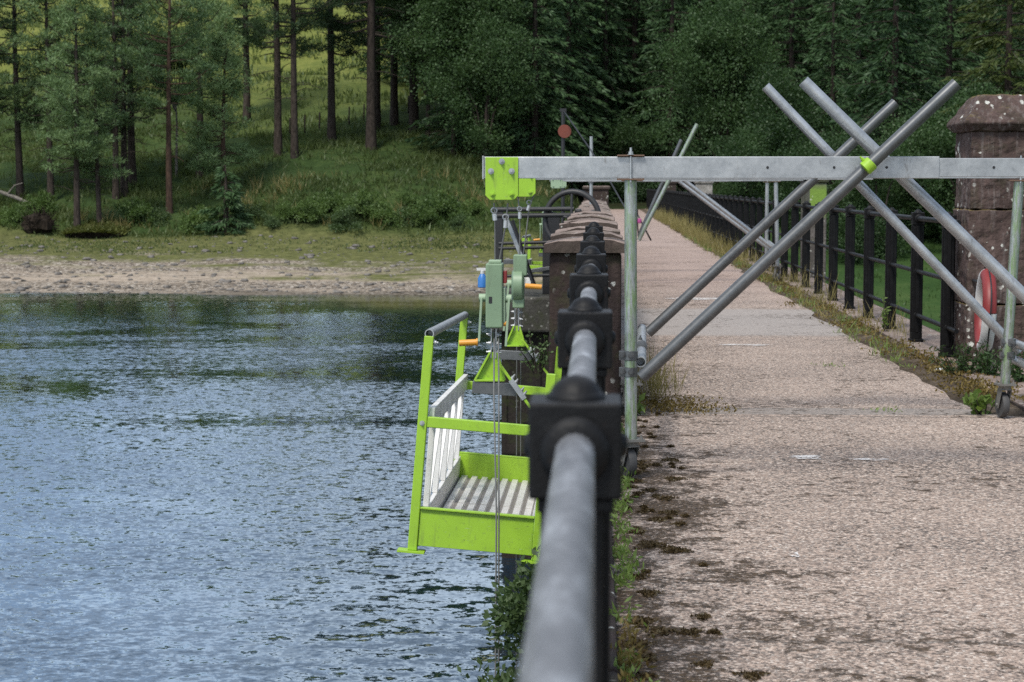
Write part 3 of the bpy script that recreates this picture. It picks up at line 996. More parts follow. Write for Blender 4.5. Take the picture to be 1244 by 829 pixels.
# ---------------------------------------------------------------- parapet wall on the lake side
pw = empty('parapet_wall', (-0.08, 12.2, 0))
tag(pw, 'thick dark stone parapet wall with row of ragged coping stones, where the railing ends', 'parapet wall')
b = MB(pw.location)
b.box((-0.315, 12.2, -1.2), (0.150, 45, 1.053))
wob_o = b.build('wall', M['stone'], pw, 0.02)
yy = 12.15
rr = random.Random(11)
ci = 0
while yy < 45:
    L = 1.3 + rr.random() * 0.9
    zt = 1.10 + (rr.random() - 0.5) * 0.02
    tilt = 0.012 + rr.random() * 0.016
    b = MB(pw.location)
    xa, xb = -0.335 - rr.random() * 0.02, 0.172 + rr.random() * 0.012
    nxs, nys = 7, 9
    top = []
    bot = []
    for i in range(nys):
        for j in range(nxs):
            u, v2 = j / (nxs - 1), i / (nys - 1)
            ed = 0.020 * (rr.random() - 0.5)
            X = xa + (xb - xa) * u + (0.012 * (rr.random() - 0.5) if j in (0, nxs - 1) else 0)
            Y = yy + (L - 0.02) * v2 + (0.03 * (rr.random() - 0.5) if i in (0, nys - 1) else 0)
            Z = zt + 0.035 * (1 - (2 * u - 1) ** 2) - tilt * (v2 - 0.5) * 2 + ed - (0.018 if i in (0, nys - 1) else 0)
            top.append((X, Y, Z))
            bot.append((X, Y, 1.055))
    vs = top + bot
    N = len(top)
    fs = []
    for i in range(nys - 1):
        for j in range(nxs - 1):
            a = i * nxs + j
            fs.append((a, a + 1, a + 1 + nxs, a + nxs))
            fs.append((N + a, N + a + nxs, N + a + 1 + nxs, N + a + 1))
    for j in range(nxs - 1):
        fs.append((j, N + j, N + j + 1, j + 1))
        a = (nys - 1) * nxs + j
        fs.append((a, a + 1, N + a + 1, N + a))
    for i in range(nys - 1):
        a = i * nxs
        fs.append((a, a + nxs, N + a + nxs, N + a))
        a = i * nxs + nxs - 1
        fs.append((a, N + a, N + a + nxs, a + nxs))
    b._add(vs, fs)
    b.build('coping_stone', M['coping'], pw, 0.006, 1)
    yy += L
    ci += 1
b = MB((0, 45.1, 0))
b.box((-0.34, 45.02, 0), (0.24, 45.6, 1.46))
ep = empty('stone_pier', (-0.05, 45.3, 0))
b = MB(ep.location)
b.box((-0.34, 45.02, -0.2), (0.24, 45.6, 1.38))
b.build('shaft', M['stone'], ep, 0.02)
b = MB(ep.location)
b.box((-0.38, 44.98, 1.382), (0.28, 45.64, 1.47))
b.build('cap', M['coping'], ep, 0.03)
tag(ep, 'small lichen spotted pier at the far end of the parapet coping', 'pier')

# ---------------------------------------------------------------- valve platform and sluice gear
plat = empty('valve_platform', (-0.75, 25, 0))
tag(plat, 'stone valve platform jutting out over the lake from the dam', 'platform')
b = MB(plat.location)
b.box((-1.42, 24.9, -0.45), (-0.305, 27.8, 0.01))
b.build('slab', M['slab'], plat, 0.03)
b = MB(plat.location)
b.box((-1.28, 25.05, -9), (-0.31, 27.6, -0.452))
b.build('wall', M['dam'], plat)

gear = empty('sluice_gear', (-0.75, 25.6, 0.01))
tag(gear, 'black iron sluice gear with big handwheel, behind the hanging hoists', 'sluice gear')
go = gear.location.copy()
kg = 0.0107


def G(px, py, k=kg): return P(px, py, k)


b = MB(go)
pa = G(603, 252, 0.0112); pb_ = G(603, 360, 0.0112)
b.box((pa.x - 0.02, pa.y - 0.05, 0.01), (pa.x + 0.09, pa.y + 0.05, pa.z))
b.build('post', M['black'], gear, 0.006)
b = MB(go)
pc = G(661, 262, 0.0112)
b.box((pc.x - 0.02, pc.y - 0.06, 0.01), (pc.x + 0.22, pc.y + 0.10, pc.z))
b.build('post', M['black'], gear, 0.006)
for py in (255, 262.5):
    b = MB(go)
    b.tube(G(599, py, 0.0107), G(697, py - 1, 0.0107), 0.03, 12)
    b.build('shaft', M['black'], gear)
for py in (296, 302, 336):
    b = MB(go)
    b.tube(G(606, py, 0.0110), G(690, py - 2, 0.0110), 0.022, 10)
    b.build('tie_bar', M['black'], gear)
b = MB(go)
b.bar(G(612, 318, 0.0112), G(645, 318, 0.0112), 0.16, 0.06)
b.bar(G(640, 330, 0.0112), G(672, 325, 0.0112), 0.16, 0.05)
b.build('cross_beam', M['galv_dark'], gear, 0.004)
b = MB(go)
b.tube(G(622, 268, 0.0109), G(650, 350, 0.0109), 0.03, 10)
b.build('strut', M['black'], gear)
b = MB(go)
b.bar(G(614, 263, 0.0108), G(634, 313, 0.0108), 0.10, 0.05)
b.build('strut', M['galv'], gear, 0.004)
# gear housing
b = MB(go)
hc = G(700, 256, kg)
b.box((hc.x - 0.02, hc.y + 0.05, 0.5), (hc.x + 0.07, hc.y + 0.25, hc.z + 0.02))
b.build('gear_box', M['black'], gear, 0.02)
b = MB(go)
wc = G(695, 268, kg)
wc.z += 0.02
R0 = 0.355
ax = Vector((-0.18, -1, 0.12)).normalized()
b.torus(wc, ax, R0, 0.036, 44, 12)
b.build('handwheel', M['black'], gear)
hw = gear.children[-1]
qx = ax.to_track_quat('Z', 'Y')
b = MB(go)
for a in range(5):
    t = 2 * math.pi * a / 5 + 0.35
    b.tube(wc + ax * 0.05, wc + qx @ Vector((R0 * math.cos(t), R0 * math.sin(t), 0)), 0.017, 8)
b.lathe([(0.05, -0.05), (0.06, 0.0), (0.06, 0.07), (0.03, 0.10)], Matrix.Translation(wc) @ qx.to_matrix().to_4x4(), 16)
sp = b.build('spoke', M['black'], gear)

# signal post with red disc, and stay wire
sx = P(684, 200, 0.0152)
sg = empty('signal_post', (sx.x, sx.y, 0))
tag(sg, 'thin dark post carrying a faded red disc, behind the parapet wall', 'signal post')
b = MB(sg.location)
zt = P(684, 134, 0.0152).z
b.tube((sx.x, sx.y, -4.2), (sx.x, sx.y, zt), 0.035, 10)
b.box((sx.x - 0.06, sx.y - 0.03, zt - 0.03), (sx.x + 0.06, sx.y + 0.03, zt + 0.03))
b.build('pole', M['black'], sg)
b = MB(sg.location)
dc = P(686, 160, 0.0152)
b.lathe([(0.118, 0), (0.123, 0.005), (0.118, 0.012)], Matrix.Translation((dc.x, sx.y - 0.052, dc.z)) @ Matrix.Rotation(math.pi / 2, 4, 'X'), 28)
b.build('disc', M['disc'], sg)
b = MB(sg.location)
pts = [Vector((sx.x, sx.y, zt)), P(716, 180, 0.0145), P(742, 222, 0.014), P(759, 252, 0.0135)]
b.path(pts, 0.012, 6)
b.build('stay_wire', M['black'], sg)

# galvanised pole on the parapet
gp = P(718, 244, 0.0155)
pole = empty('scaffold_pole', (gp.x, gp.y, 1.1))
tag(pole, 'short upright galvanised pole standing on the parapet coping', 'pole')
b = MB(pole.location)
b.tube((gp.x, gp.y, 1.07), (gp.x, gp.y, P(718, 166, 0.0155).z), 0.03, 12, hollow=0.8)
b.build('tube', M['galv'], pole)
b = MB(pole.location)
cz = P(718, 221, 0.0155).z
b.lathe([(0.05, -0.03), (0.05, 0.03)], Matrix.Translation((gp.x, gp.y, cz)), 10)
b.build('coupler', M['galv_dark'], pole)


# ---------------------------------------------------------------- scaffold gantries
def coupler(parent, org, c, axis, mat):
    b = MB(org)
    q = Vector(axis).to_track_quat('Z', 'Y').to_matrix().to_4x4()
    Mx = Matrix.Translation(Vector(c)) @ q
    b.lathe([(0.031, -0.025), (0.037, -0.022), (0.037, 0.022), (0.031, 0.025)], Mx, 14)
    b.box((0.02, -0.018, -0.022), (0.058, 0.018, 0.022), Mx)
    b.bolt(Mx @ Vector((0.0, 0.034, 0.0)), Mx.to_3x3() @ Vector((0, 1, 0)), 0.010, 0.014)
    b.bolt(Mx @ Vector((0.045, 0.016, 0.0)), Mx.to_3x3() @ Vector((0, 1, 0)), 0.010, 0.014)
    return b.build('coupler', mat, parent)


def caster(parent, org, x, y, ztop, swing):
    r = 0.083
    c = empty('caster', (x - org.x, y - org.y, 0 - org.z))
    c.parent = parent
    c.rotation_euler = (0, 0, swing)
    b = MB()
    b.box((-0.055, -0.055, ztop - 0.012), (0.055, 0.055, ztop))
    for s in (-1, 1):
        for t in (-1, 1):
            b.bolt((s * 0.04, t * 0.04, ztop), (0, 0, 1), 0.008, 0.012)
    b.lathe([(0.035, ztop - 0.04), (0.042, ztop - 0.013)], None, 16)
    b.build('plate', M['bracket'], c)
    b = MB()
    for s in (-1, 1):
        b.prism([(s * 0.030, -0.038, ztop - 0.035), (s * 0.030, 0.038, ztop - 0.035), (s * 0.030, 0.062, r + 0.0), (s * 0.030, 0.045, r - 0.025), (s * 0.030, 0.02, r - 0.02)], (s * 0.005, 0, 0))
    b.box((-0.034, -0.035, ztop - 0.042), (0.034, 0.04, ztop - 0.034))
    b.tube((-0.042, 0.04, r), (0.042, 0.04, r), 0.011, 8)
    b.build('fork', M['bracket'], c, 0.002)
    Mx = Matrix.Translation((0, 0.04, r)) @ Matrix.Rotation(math.pi / 2, 4, 'Y')
    b = MB()
    b.lathe([(0.060, -0.020), (r - 0.006, -0.021), (r, -0.012), (r, 0.012), (r - 0.006, 0.021), (0.060, 0.020)], Mx, 28)
    b.build('tyre', M['rubber'], c)
    b = MB()
    b.lathe([(0.02, -0.026), (0.02, -0.015), (0.058, -0.013), (0.058, 0.013), (0.02, 0.015), (0.02, 0.026)], Mx, 20)
    b.build('hub', M['galv_dark'], c)
    return c


def gantry(label, Yf, Yr, xl, beams, legs, braces, ties, plate_x, pmat, name='scaffold_gantry'):
    root = empty(name, (legs[0][0].x, Yf, 0))
    tag(root, label, 'scaffold gantry')
    org = root.location.copy()
    for (y, xa, xs_, xb, zb, zt) in beams:
        # channel section beam: web to the camera, flanges behind
        def channel(x0, x1, za, zb2, ya):
            b = MB(org)
            b.box((x0, ya, za), (x1, ya + 0.006, zb2))
            b.box((x0, ya + 0.0062, za), (x1, ya + 0.06, za + 0.007))
            b.box((x0, ya + 0.0062, zb2 - 0.007), (x1, ya + 0.06, zb2))
            b.box((x0, ya + 0.054, za + 0.0072), (x1, ya + 0.06, zb2 - 0.0072))
            return b
        channel(xa, xs_, zb, zt, y - 0.03).build('beam', M['galv'], root, 0.003)
        channel(xs_ - 0.4, xb, zb + 0.0085, zt - 0.0085, y - 0.02).build('beam_extension', M['galv'], root, 0.002)
        b = MB(org)
        b.box((xa - 0.009, y - 0.036, zb - 0.004), (xa - 0.0005, y + 0.036, zt + 0.004))
        b.build('end_cap', M['galv'], root, 0.002)
        # holes and pin on the sleeve
        b = MB(org)
        for dx, dz in ((-0.26, 0), (-0.52, 0), (-0.85, 0.0)):
            b.lathe([(0.007, 0), (0.007, 0.0025)], Matrix.Translation((xs_ + dx, y - 0.030, (zb + zt) / 2 + dz)) @ Matrix.Rotation(math.pi / 2, 4, 'X'), 10)
        for dx in (0.27, 0.6):
            b.lathe([(0.007, 0), (0.007, 0.0025)], Matrix.Translation((xs_ + dx, y - 0.020, (zb + zt) / 2)) @ Matrix.Rotation(math.pi / 2, 4, 'X'), 10)
        b.build('pin_hole', M['black'], root)
        b = MB(org)
        b.bolt((xs_ - 0.40, y - 0.031, (zb + zt) / 2), (0, -1, 0), 0.010, 0.014)
        b.build('bolt', M['galv'], root)
        # end plates
        ph = 0.214
        pxa, pxb = plate_x
        ztp = zt - 0.002
        for s, nm in ((-1, 'end_plate'), (1, 'end_plate')):
            yy = y - 0.040 if s < 0 else y + 0.034
            b = MB(org)
            c = 0.022
            b.prism([(pxa, yy, ztp), (pxa, yy, ztp - ph + c), (pxa + c, yy, ztp - ph), (pxb - c, yy, ztp - ph), (pxb, yy, ztp - ph + c), (pxb, yy, ztp)], (0, 0.007, 0))
            pl = b.build('end_plate', pmat, root, 0.0015)
            if s < 0:
                wv = pxb - pxa
                for (u, v2) in ((0.5, 0.10), (0.17, 0.33), (0.80, 0.33)):
                    b = MB(org)
                    b.bolt((pxa + wv * u, yy, ztp - ph * v2), (0, -1, 0), 0.0105, 0.013)
                    b.build('bolt', M['galv'], pl)
                for (u, v2) in ((0.22, 0.86), (0.80, 0.86)):
                    b = MB(org)
                    b.bolt((pxa + wv * u, yy, ztp - ph * v2), (0, -1, 0), 0.0105, 0.010)
                    b.build('bolt', pmat, pl)
    for (pt, pb, zb, zt, r, mat, sw) in legs:
        ztop_c = 0.215
        b = MB(org)
        b.tube(pt, pb, r, 18)
        b.build('leg', mat, root)
        if zt:
            b = MB(org)
            b.box((pt.x - 0.068, pt.y - 0.05, zt + 0.001), (pt.x + 0.068, pt.y + 0.05, zt + 0.009))
            b.build('clamp_plate', M['rust'], root, 0.002)
            b = MB(org)
            b.box((pt.x - 0.068, pt.y - 0.05, zb - 0.009), (pt.x + 0.068, pt.y + 0.05, zb - 0.001))
            b.build('clamp_plate', M['rust'], root, 0.002)
            b = MB(org)
            for yo in (-0.042,):
                b.tube((pt.x, pt.y + yo, zb - 0.02), (pt.x, pt.y + yo, zt + 0.045), 0.006, 8)
                b.bolt((pt.x, pt.y + yo, zt + 0.009), (0, 0, 1), 0.012, 0.016)
            b.build('threaded_rod', M['galv'], root)
        caster(root, org, pb.x, pb.y, pb.z, sw)
    for (p0, p1, r, mat, ends) in braces:
        b = MB(org)
        b.tube(p0, p1, r, 18, hollow=0.84)
        br = b.build('brace', mat, root)
    for (p0, p1, r, mat) in ties:
        b = MB(org)
        b.tube(p0, p1, r, 16, hollow=0.8)
        b.build('tie_tube', mat, root)
    return root, org


kf, kr = 0.00416, 0.0053
Yf, Yr = F * kf, F * kr
zfb, zft = P(900, 217, kf).z, P(900, 190.5, kf).z
xa = P(588.5, 200, kf).x
xsl = P(1140, 200, kf).x
la = P(766, 219, kf); lb = P(766.5, 533, kf)
ra = Vector((2.66, Yf, zfb - 0.01)); rb = Vector((2.62, Yf, 0.215))
rla = P(767, 219, kr); rla.x = 0.215; rlb = Vector((0.215, Yr, 0.215))
rra = P(1238, 221, kr); rrb = P(1221, 466, kr)
zrb, zrt = zfb + 0.0, zft + 0.0
g1, g1o = gantry('near galvanised gantry with crossed scaffold poles straddling the walkway in front of the tall pier', Yf, Yr, None,
    [(Yf, xa, xsl, 3.3, zfb, zft), (Yr, xa - 0.01, xsl + 0.05, 3.3, zrb, zrt)],
    [(la, lb, zfb, zft, 0.0315, M['galv_algae'], 0.35), (ra, rb, zfb, zft, 0.0315, M['galv_algae'], 0.2),
     (rla, rlb, zrb, zrt, 0.0315, M['galv_algae'], 0.5), (rra, rrb, zrb, zrt, 0.0315, M['galv_algae'], 0.15)],
    [(P(779, 459, kf - 0.00004), P(1162, 102, kf - 0.00004), 0.0315, M['galv_dark'], 0),
     (P(976, 99, kf + 0.00006), P(1366, 478, kf + 0.00006), 0.0315, M['galv'], 0),
     (P(787, 405, kr), P(1088, 125, kr), 0.034, M['galv_dark'], 0),
     (P(930, 105, kr + 0.00006), P(1238, 428, kr + 0.00006), 0.031, M['galv'], 0)],
    [(P(778.5, 440, kf), P(780, 399, kr + 0.0001), 0.028, M['galv']),
     (P(1372, 470, kf), P(1232, 417, kr + 0.0001), 0.028, M['galv']),
     (P(1372, 505, kf), P(1232, 437, kr + 0.0001), 0.028, M['galv'])],
    (P(590, 0, kf).x, P(630, 0, kf).x), M['lime'])
for (c, ax_, mat) in ((P(1055, 201.5, kf - 0.00006), (0.68, 0, 0.63), M['lime']), (P(766, 452, kf), (0, 0, 1), M['galv_dark']), (P(766, 432, kf), (0, 0, 1), M['galv_dark']), (P(778, 421, 0.0045), (0, 1, 0), M['galv_dark']),
                      (P(1227, 416, kr), (0, 0, 1), M['galv_dark']), (P(1226, 432, kr), (0, 0, 1), M['galv_dark'])):
    coupler(g1, g1o, c, ax_, mat)

kf2, kr2 = 0.0126, 0.0141
Yf2, Yr2 = F * kf2, F * kr2
zb2, zt2 = P(800, 220.5, kf2).z, P(800, 212, kf2).z
zt2 = zb2 + 0.11
g2, g2o = gantry('second galvanised gantry further along the walkway, beyond the near one', Yf2, Yr2, None,
    [(Yf2, P(669, 0, kf2).x, 2.2, 3.1, zb2, zt2), (Yr2, P(676, 0, kr2).x, 2.2, 3.1, zb2, zt2)],
    [(Vector((0.49, Yf2, zb2 - 0.01)), Vector((0.49, Yf2, 0.215)), zb2, zt2, 0.0315, M['galv'], 0.3),
     (Vector((0.55, Yr2, zb2 - 0.01)), Vector((0.55, Yr2, 0.215)), zb2, zt2, 0.0315, M['galv'], 0.1),
     (P(942.5, 222, kf2), P(944.5, 323, kf2), zb2, zt2, 0.0315, M['galv'], 0.4),
     (P(932, 222, kr2), P(931, 314, kr2), zb2, zt2, 0.0315, M['galv'], 0.9)],
    [(P(776, 292, kf2 - 0.0002), P(847, 151, kf2 - 0.0002), 0.0315, M['galv_algae'], 0), (P(776, 287, kr2), P(828, 170, kr2), 0.034, M['galv_dark'], 0),
     (P(828, 217, kf2 + 0.0002), P(941, 303, kf2 + 0.0002), 0.0315, M['galv'], 0), (P(823, 219, kr2), P(936, 304, kr2), 0.034, M['galv'], 0)],
    [(P(941, 300, kf2 - 0.0001), P(934, 294, kr2 + 0.0001), 0.028, M['galv'])],
    (P(669.5, 0, kf2).x, P(684, 0, kf2).x), M['pale_sage'])

# ---------------------------------------------------------------- cradle
kc0, kc1 = 0.00415, 0.0053
O = P(501, 668, kc0)
crot = Euler((R(-1.9), R(4.6), 0), 'XYZ')
CMx = Matrix.Translation(O) @ crot.to_matrix().to_4x4()
CI = CMx.inverted()


def Lc(px, py, k): return CI @ P(px, py, k)


def hang(p, z):
    """point straight below p in world terms at distance z, given in cradle coordinates"""
    return CI @ (CMx @ Vector(p) + Vector((0, 0, -z)))


def make_cradle():
    root = empty('work_cradle', O, crot)
    tag(root, 'lime green suspended work cradle with aluminium floor, hanging beside the near railing', 'work cradle')
    W, L = 0.635, 2.62
    ph_l, ph_r = 1.10, 0.96
    pw_ = 0.048
    for (x, y, h) in ((0, 0, ph_l), (0, L, ph_l), (W, 0, ph_r), (W, L, ph_r)):
        b = MB()
        b.box((x - pw_ / 2, y - pw_ / 2, 0), (x + pw_ / 2, y + pw_ / 2, h))
        p = b.build('post', M['lime'], root, 0.004)
        b = MB()
        b.box((x - 0.075, y - 0.045, -0.012), (x + 0.065, y + 0.045, -0.0005))
        b.build('foot_plate', M['lime'], p, 0.001)
        b = MB()
        if x == 0:
            b.bolt((x + 0.025, y, h - 0.03), (1, 0, 0), 0.010, 0.012)
        b.bolt((x, y - 0.024, 0.655), (0, -1, 0), 0.009, 0.010)
        b.build('bolt', M['galv'], p)
    e = pw_ / 2 + 0.001
    for y in (0, L):
        b = MB()
        b.box((e, y - 0.012, 0.025), (W - e, y + 0.012, 0.215))
        b.box((e, y - 0.028 if y == 0 else y - 0.012, 0.216), (W - e, y + 0.012 if y == 0 else y + 0.028, 0.226))
        b.build('toe_board', M['lime'], root, 0.002)
        b = MB()
        b.box((e, y - 0.02, 0.635), (W - e, y + 0.02, 0.69))
        b.build('cross_rail', M['lime'], root, 0.004)
    # left top rail tube
    b = MB()
    b.tube((0.0, -0.02, ph_l + 0.012), (0.0, L + 0.04, ph_l + 0.012), 0.024, 18, hollow=0.8)
    b.build('hand_rail', M['galv'], root)
    # left lattice side in aluminium
    b = MB()
    b.box((0.026, 0.026, 0.635), (0.056, L - 0.026, 0.735))
    b.build('guard_rail', M['alu'], root, 0.004)
    b = MB()
    b.box((0.026, 0.026, 0.03), (0.052, L - 0.026, 0.20))
    b.build('side_board', M['alu'], root, 0.004)
    nb = 5
    for i in range(nb):
        y = 0.20 + (L - 0.4) * i / (nb - 1)
        b = MB()
        b.bar((0.036, y, 0.201), (0.036, y, 0.634), 0.03, 0.03, (1, 0, 0))
        b.build('upright', M['alu'], root, 0.002)
        if i < nb - 1:
            y2 = y + (L - 0.4) / (nb - 1)
            b = MB()
            b.bar((0.036, y + 0.05, 0.201), (0.036, y2 - 0.05, 0.634), 0.022, 0.024, (1, 0, 0))
            b.build('diagonal', M['alu'], root, 0.002)
    b = MB()
    b.box((W - 0.052, 0.026, 0.03), (W - 0.026, L - 0.026, 0.13))
    b.build('side_board', M['alu'], root, 0.004)
    b = MB()
    b.box((W - 0.052, 0.026, 0.60), (W - 0.026, L - 0.026, 0.66))
    b.build('guard_rail', M['alu'], root, 0.004)
    # floor: two ribbed aluminium planks
    b = MB()
    b.box((0.054, 0.014, 0.045), (W - 0.054, L - 0.014, 0.062))
    fl = b.build('floor', M['floor_dark'], root, 0.002)
    nrib = 8
    for (ya, yb) in ((0.016, L * 0.5 - 0.012), (L * 0.5 + 0.012, L - 0.016)):
        b = MB()
        for i in range(nrib):
            xc = 0.054 + (W - 0.108) * (i + 0.5) / nrib
            hw_ = 0.0175
            b.prism([(xc - hw_ - 0.006, ya, 0.0621), (xc - hw_, ya, 0.078), (xc + hw_, ya, 0.078), (xc + hw_ + 0.006, ya, 0.0621)], (0, yb - ya, 0))
        b.build('ribbed_plank', M['alu_floor'], fl)
    # stirrups: channel, triangular hanger, strap to the wall side post
    for near in (True, False):
        k = 0.00418 if near else 0.0053
        y = 0.05 if near else L - 0.05
        if near:
            apex, lf, rf = Lc(600, 428, k), Lc(577, 462, k), Lc(613, 462, k)
            ch0, ch1 = Lc(574, 470, k), Lc(628, 474, k)
            s0, s1 = Lc(605, 440, k - 0.00003), Lc(660, 517, k - 0.00003)
            hh = 0.062
        else:
            apex, lf, rf = Lc(628, 396, k), Lc(614, 420, k), Lc(638, 420, k)
            ch0, ch1 = Lc(607, 431, k), Lc(648, 433, k)
            s0, s1 = Lc(634, 412, k - 0.00003), Lc(668, 458, k - 0.00003)
            hh = 0.06
        b = MB()
        b.bar(ch0, ch1, 0.05, hh)
        st = b.build('support_channel', M['galv_dark'], root, 0.003)
        b = MB()
        tl = apex + Vector((-0.018, 0, 0)); tr = apex + Vector((0.018, 0, 0))
        b.prism([p + Vector((0, -0.005, 0)) for p in (lf, rf, tr, tl)], (0, 0.01, 0))
        b.bar(apex + Vector((-0.012, 0, 0.005)), lf, 0.05, 0.012, (0, 1, 0)) if False else None
        for a_, c_ in ((tl, lf), (tr, rf)):
            b.bar(a_, c_, 0.06, 0.010, Vector((c_ - a_)).cross(Vector((0, 1, 0))))
        b.bar(lf, rf, 0.06, 0.010)
        b.build('hanger', M['lime'], root, 0.001)
        b = MB()
        b.bar(s0, s1, 0.03, 0.014)
        sp_ = b.build('strap', M['lime'], root, 0.002)
        b = MB()
        d = (s1 - s0)
        b.bar(s0 + d * 0.28, s0 + d * 0.58, 0.04, 0.026)
        for f_ in (0.3, 0.37, 0.5, 0.56):
            b.bolt(s0 + d * f_ + Vector((0, 0, 0.012)), (0.5, 0, 0.8), 0.009, 0.014)
        b.build('turnbuckle', M['galv'], sp_)
        # link plates between hanger and hoist
        top = hang(apex, -0.12)
        b = MB()
        for s in (-1, 1):
            b.bar(apex + Vector((s * 0.012, 0, -0.03)), top + Vector((s * 0.012, 0, 0)), 0.018, 0.006, (1, 0, 0))
        for zz in (0.0, 0.045, 0.09):
            for s in (-1, 1):
                b.bolt(hang(apex, -zz) + Vector((s * 0.016, -0.008, 0)), (s, 0, 0), 0.009, 0.012)
        b.build('link', M['galv'], root)
    # ---- hoists
    k = 0.00418

    def boxpx(b, x0, y0, x1, y1, k, dy0, dy1):
        c = [P(x0, y1, k), P(x1, y1, k), P(x1, y0, k), P(x0, y0, k)]
        poly = [CI @ (p + Vector((0, dy0, 0))) for p in c]
        b.prism(poly, CI.to_3x3() @ Vector((0, dy1 - dy0, 0)))
    h1 = empty('hoist', Lc(602, 398, k))
    h1.parent = root
    ho = Vector(h1.location)
    b = MB(ho)
    boxpx(b, 590.5, 320, 611, 398, k, -0.05, 0.10)
    b.build('housing', M['sage'], h1, 0.008, 3)
    b = MB(ho)
    boxpx(b, 594, 316, 609, 319.6, k, -0.03, 0.06)
    b.build('rope_inlet', M['pale_sage'], h1, 0.003)
    b = MB(ho)
    boxpx(b, 611.3, 350, 614, 392, k, -0.03, 0.09)
    b.build('side_plate', M['pale_sage'], h1, 0.003)
    b = MB(ho)
    boxpx(b, 594.5, 360, 598.5, 368, k, -0.0515, -0.049)
    b.build('slot', M['black'], h1)
    b = MB(ho)
    boxpx(b, 611.6, 329, 616, 344, k, -0.03, 0.02)
    b.build('latch', M['red'], h1, 0.003)
    for (cx, cy, dx, hx, hy, gx0, gx1) in ((586, 362, -1, 583, 412, 558, 580), (617.5, 363, 1, 613.5, 418, 607.5, 614)):
        b = MB(ho)
        c0 = Lc(cx - 4, cy, k); c1 = Lc(cx + 4, cy, k)
        b.tube(c0, c1, 0.021, 16)
        boss = b.build('crank_boss', M['pale_sage'], h1)
        b = MB(ho)
        b.bar(Lc(cx - dx * 0 + dx * 1, cy, k - 0.00001), Lc(hx + dx, hy + 3, k - 0.00001), 0.012, 0.022, (0, 1, 0))
        b.build('crank_arm', M['pale_sage'], h1, 0.002)
        b = MB(ho)
        if dx < 0:
            b.tube(Lc(gx0, hy + 5, k), Lc(gx1, hy + 4, k), 0.0165, 16)
            b.tube(Lc(gx1 - 1.5, hy + 4, k), Lc(gx1 + 0.5, hy + 4, k), 0.020, 16)
        else:
            b.tube(Lc(607, 393, k + 0.0003), Lc(615, 393, k + 0.0003), 0.0165, 16)
        b.build('handle', M['orange'], h1)
    k = 0.0053
    h2 = empty('hoist', Lc(631, 372, k))
    h2.parent = root
    ho = Vector(h2.location)
    b = MB(ho)
    boxpx(b, 624, 309.5, 640.5, 335, k, -0.05, 0.06)
    b.build('housing', M['sage'], h2, 0.008, 3)
    b = MB(ho)
    boxpx(b, 623, 362, 637, 374, k, -0.05, 0.06)
    b.build('base', M['sage'], h2, 0.008, 3)
    b = MB(ho)
    c0 = P(622, 347, k); c1 = P(637.5, 347, k)
    c0.z = c1.z
    c0.y = c1.y
    b.lathe([(0.090, 0), (0.105, 0.012), (0.105, 0.066), (0.090, 0.078)], CI @ Matrix.Translation(c0) @ Matrix.Rotation(math.pi / 2, 4, 'Y'), 28)
    b.build('drum', M['sage'], h2)
    b = MB(ho)
    b.tube(Lc(615, 345, k), Lc(622, 345, k), 0.026, 16)
    b.build('crank_boss', M['pale_sage'], h2)
    b = MB(ho)
    b.bar(Lc(618, 345, k - 0.00002), Lc(612, 402, k - 0.00002), 0.012, 0.022, (0, 1, 0))
    b.build('crank_arm', M['pale_sage'], h2)
    b = MB(ho)
    b.tube(Lc(638, 347.5, k - 0.0001), Lc(658, 349, k - 0.0001), 0.0165, 16)
    b.build('handle', M['orange'], h2)
    return root


cr = make_cradle()
c2 = copy_tree(cr)
c2.location = (-1.18, 29.0, -0.42)
c2.rotation_euler = (R(-1), R(2), 0)
c2['label'] = 'second green work cradle further along the dam, mostly hidden behind the sluice gear'

# ropes
ropes = []


def rope(pts, lab, r=0.0042):
    b = MB(pts[0])
    b.path(pts, r, 7)
    o = b.build('wire_rope', M['wire'])
    tag(o, lab, 'wire rope', 'wire ropes holding the work cradle')
    return o


kk = kf
rope([P(600, 247, kk), P(601.5, 262, kk), P(601.5, 319, 0.0042), P(600.5, 400, 0.0042), P(600, 480, kk - 0.00012), P(603, 620, kk - 0.0002), Vector((-0.51, 9.05, -3.6))], 'thin left wire rope from the near lime end plate into the near hoist')
rope([P(617, 247, kk), P(614.5, 272, kk), P(606.5, 318, 0.0042), P(605.5, 400, 0.0042), P(606, 480, kk - 0.00012), P(606, 620, kk - 0.0002), Vector((-0.485, 9.1, -3.6))], 'thin right wire rope from the near lime end plate into the near hoist')
rope([P(629, 236, kr), P(631.5, 262, kr), P(631.5, 309, kr), P(628, 400, kr + 0.0001), P(627.5, 600, kr), Vector((-0.52, 12.05, -3.6))], 'thin left wire rope from the rear lime end plate into the rear hoist')
rope([P(649, 236, kr), P(643, 252, kr), P(636, 309, kr), P(633, 400, kr + 0.0001), P(632.5, 600, kr), Vector((-0.50, 12.1, -3.6))], 'thin slanting wire rope from the rear lime end plate into the rear hoist')
# shackle thimbles on the ropes
for (px, py, k, px2, py2, lab) in ((600.5, 260, kk, 601.5, 268, 'left near'), (614.5, 268, kk, 614, 277, 'right near'), (631.5, 258, kr, 631.5, 266, 'left far'), (643, 250, kr, 641, 256, 'right far')):
    b = MB(P(px, py, k))
    b.tube(P(px, py, k - 0.00001), P(px2, py2, k - 0.00001), 0.012, 10)
    b.torus(P(px - 0.3, py - 4, k), (0, 1, 0.2), 0.014, 0.004, 14, 6)
    o2 = b.build('rope_clamp', M['galv'])
    tag(o2, 'small bright metal crimp on the %s wire rope below its lime end plate' % lab, 'rope clamp')

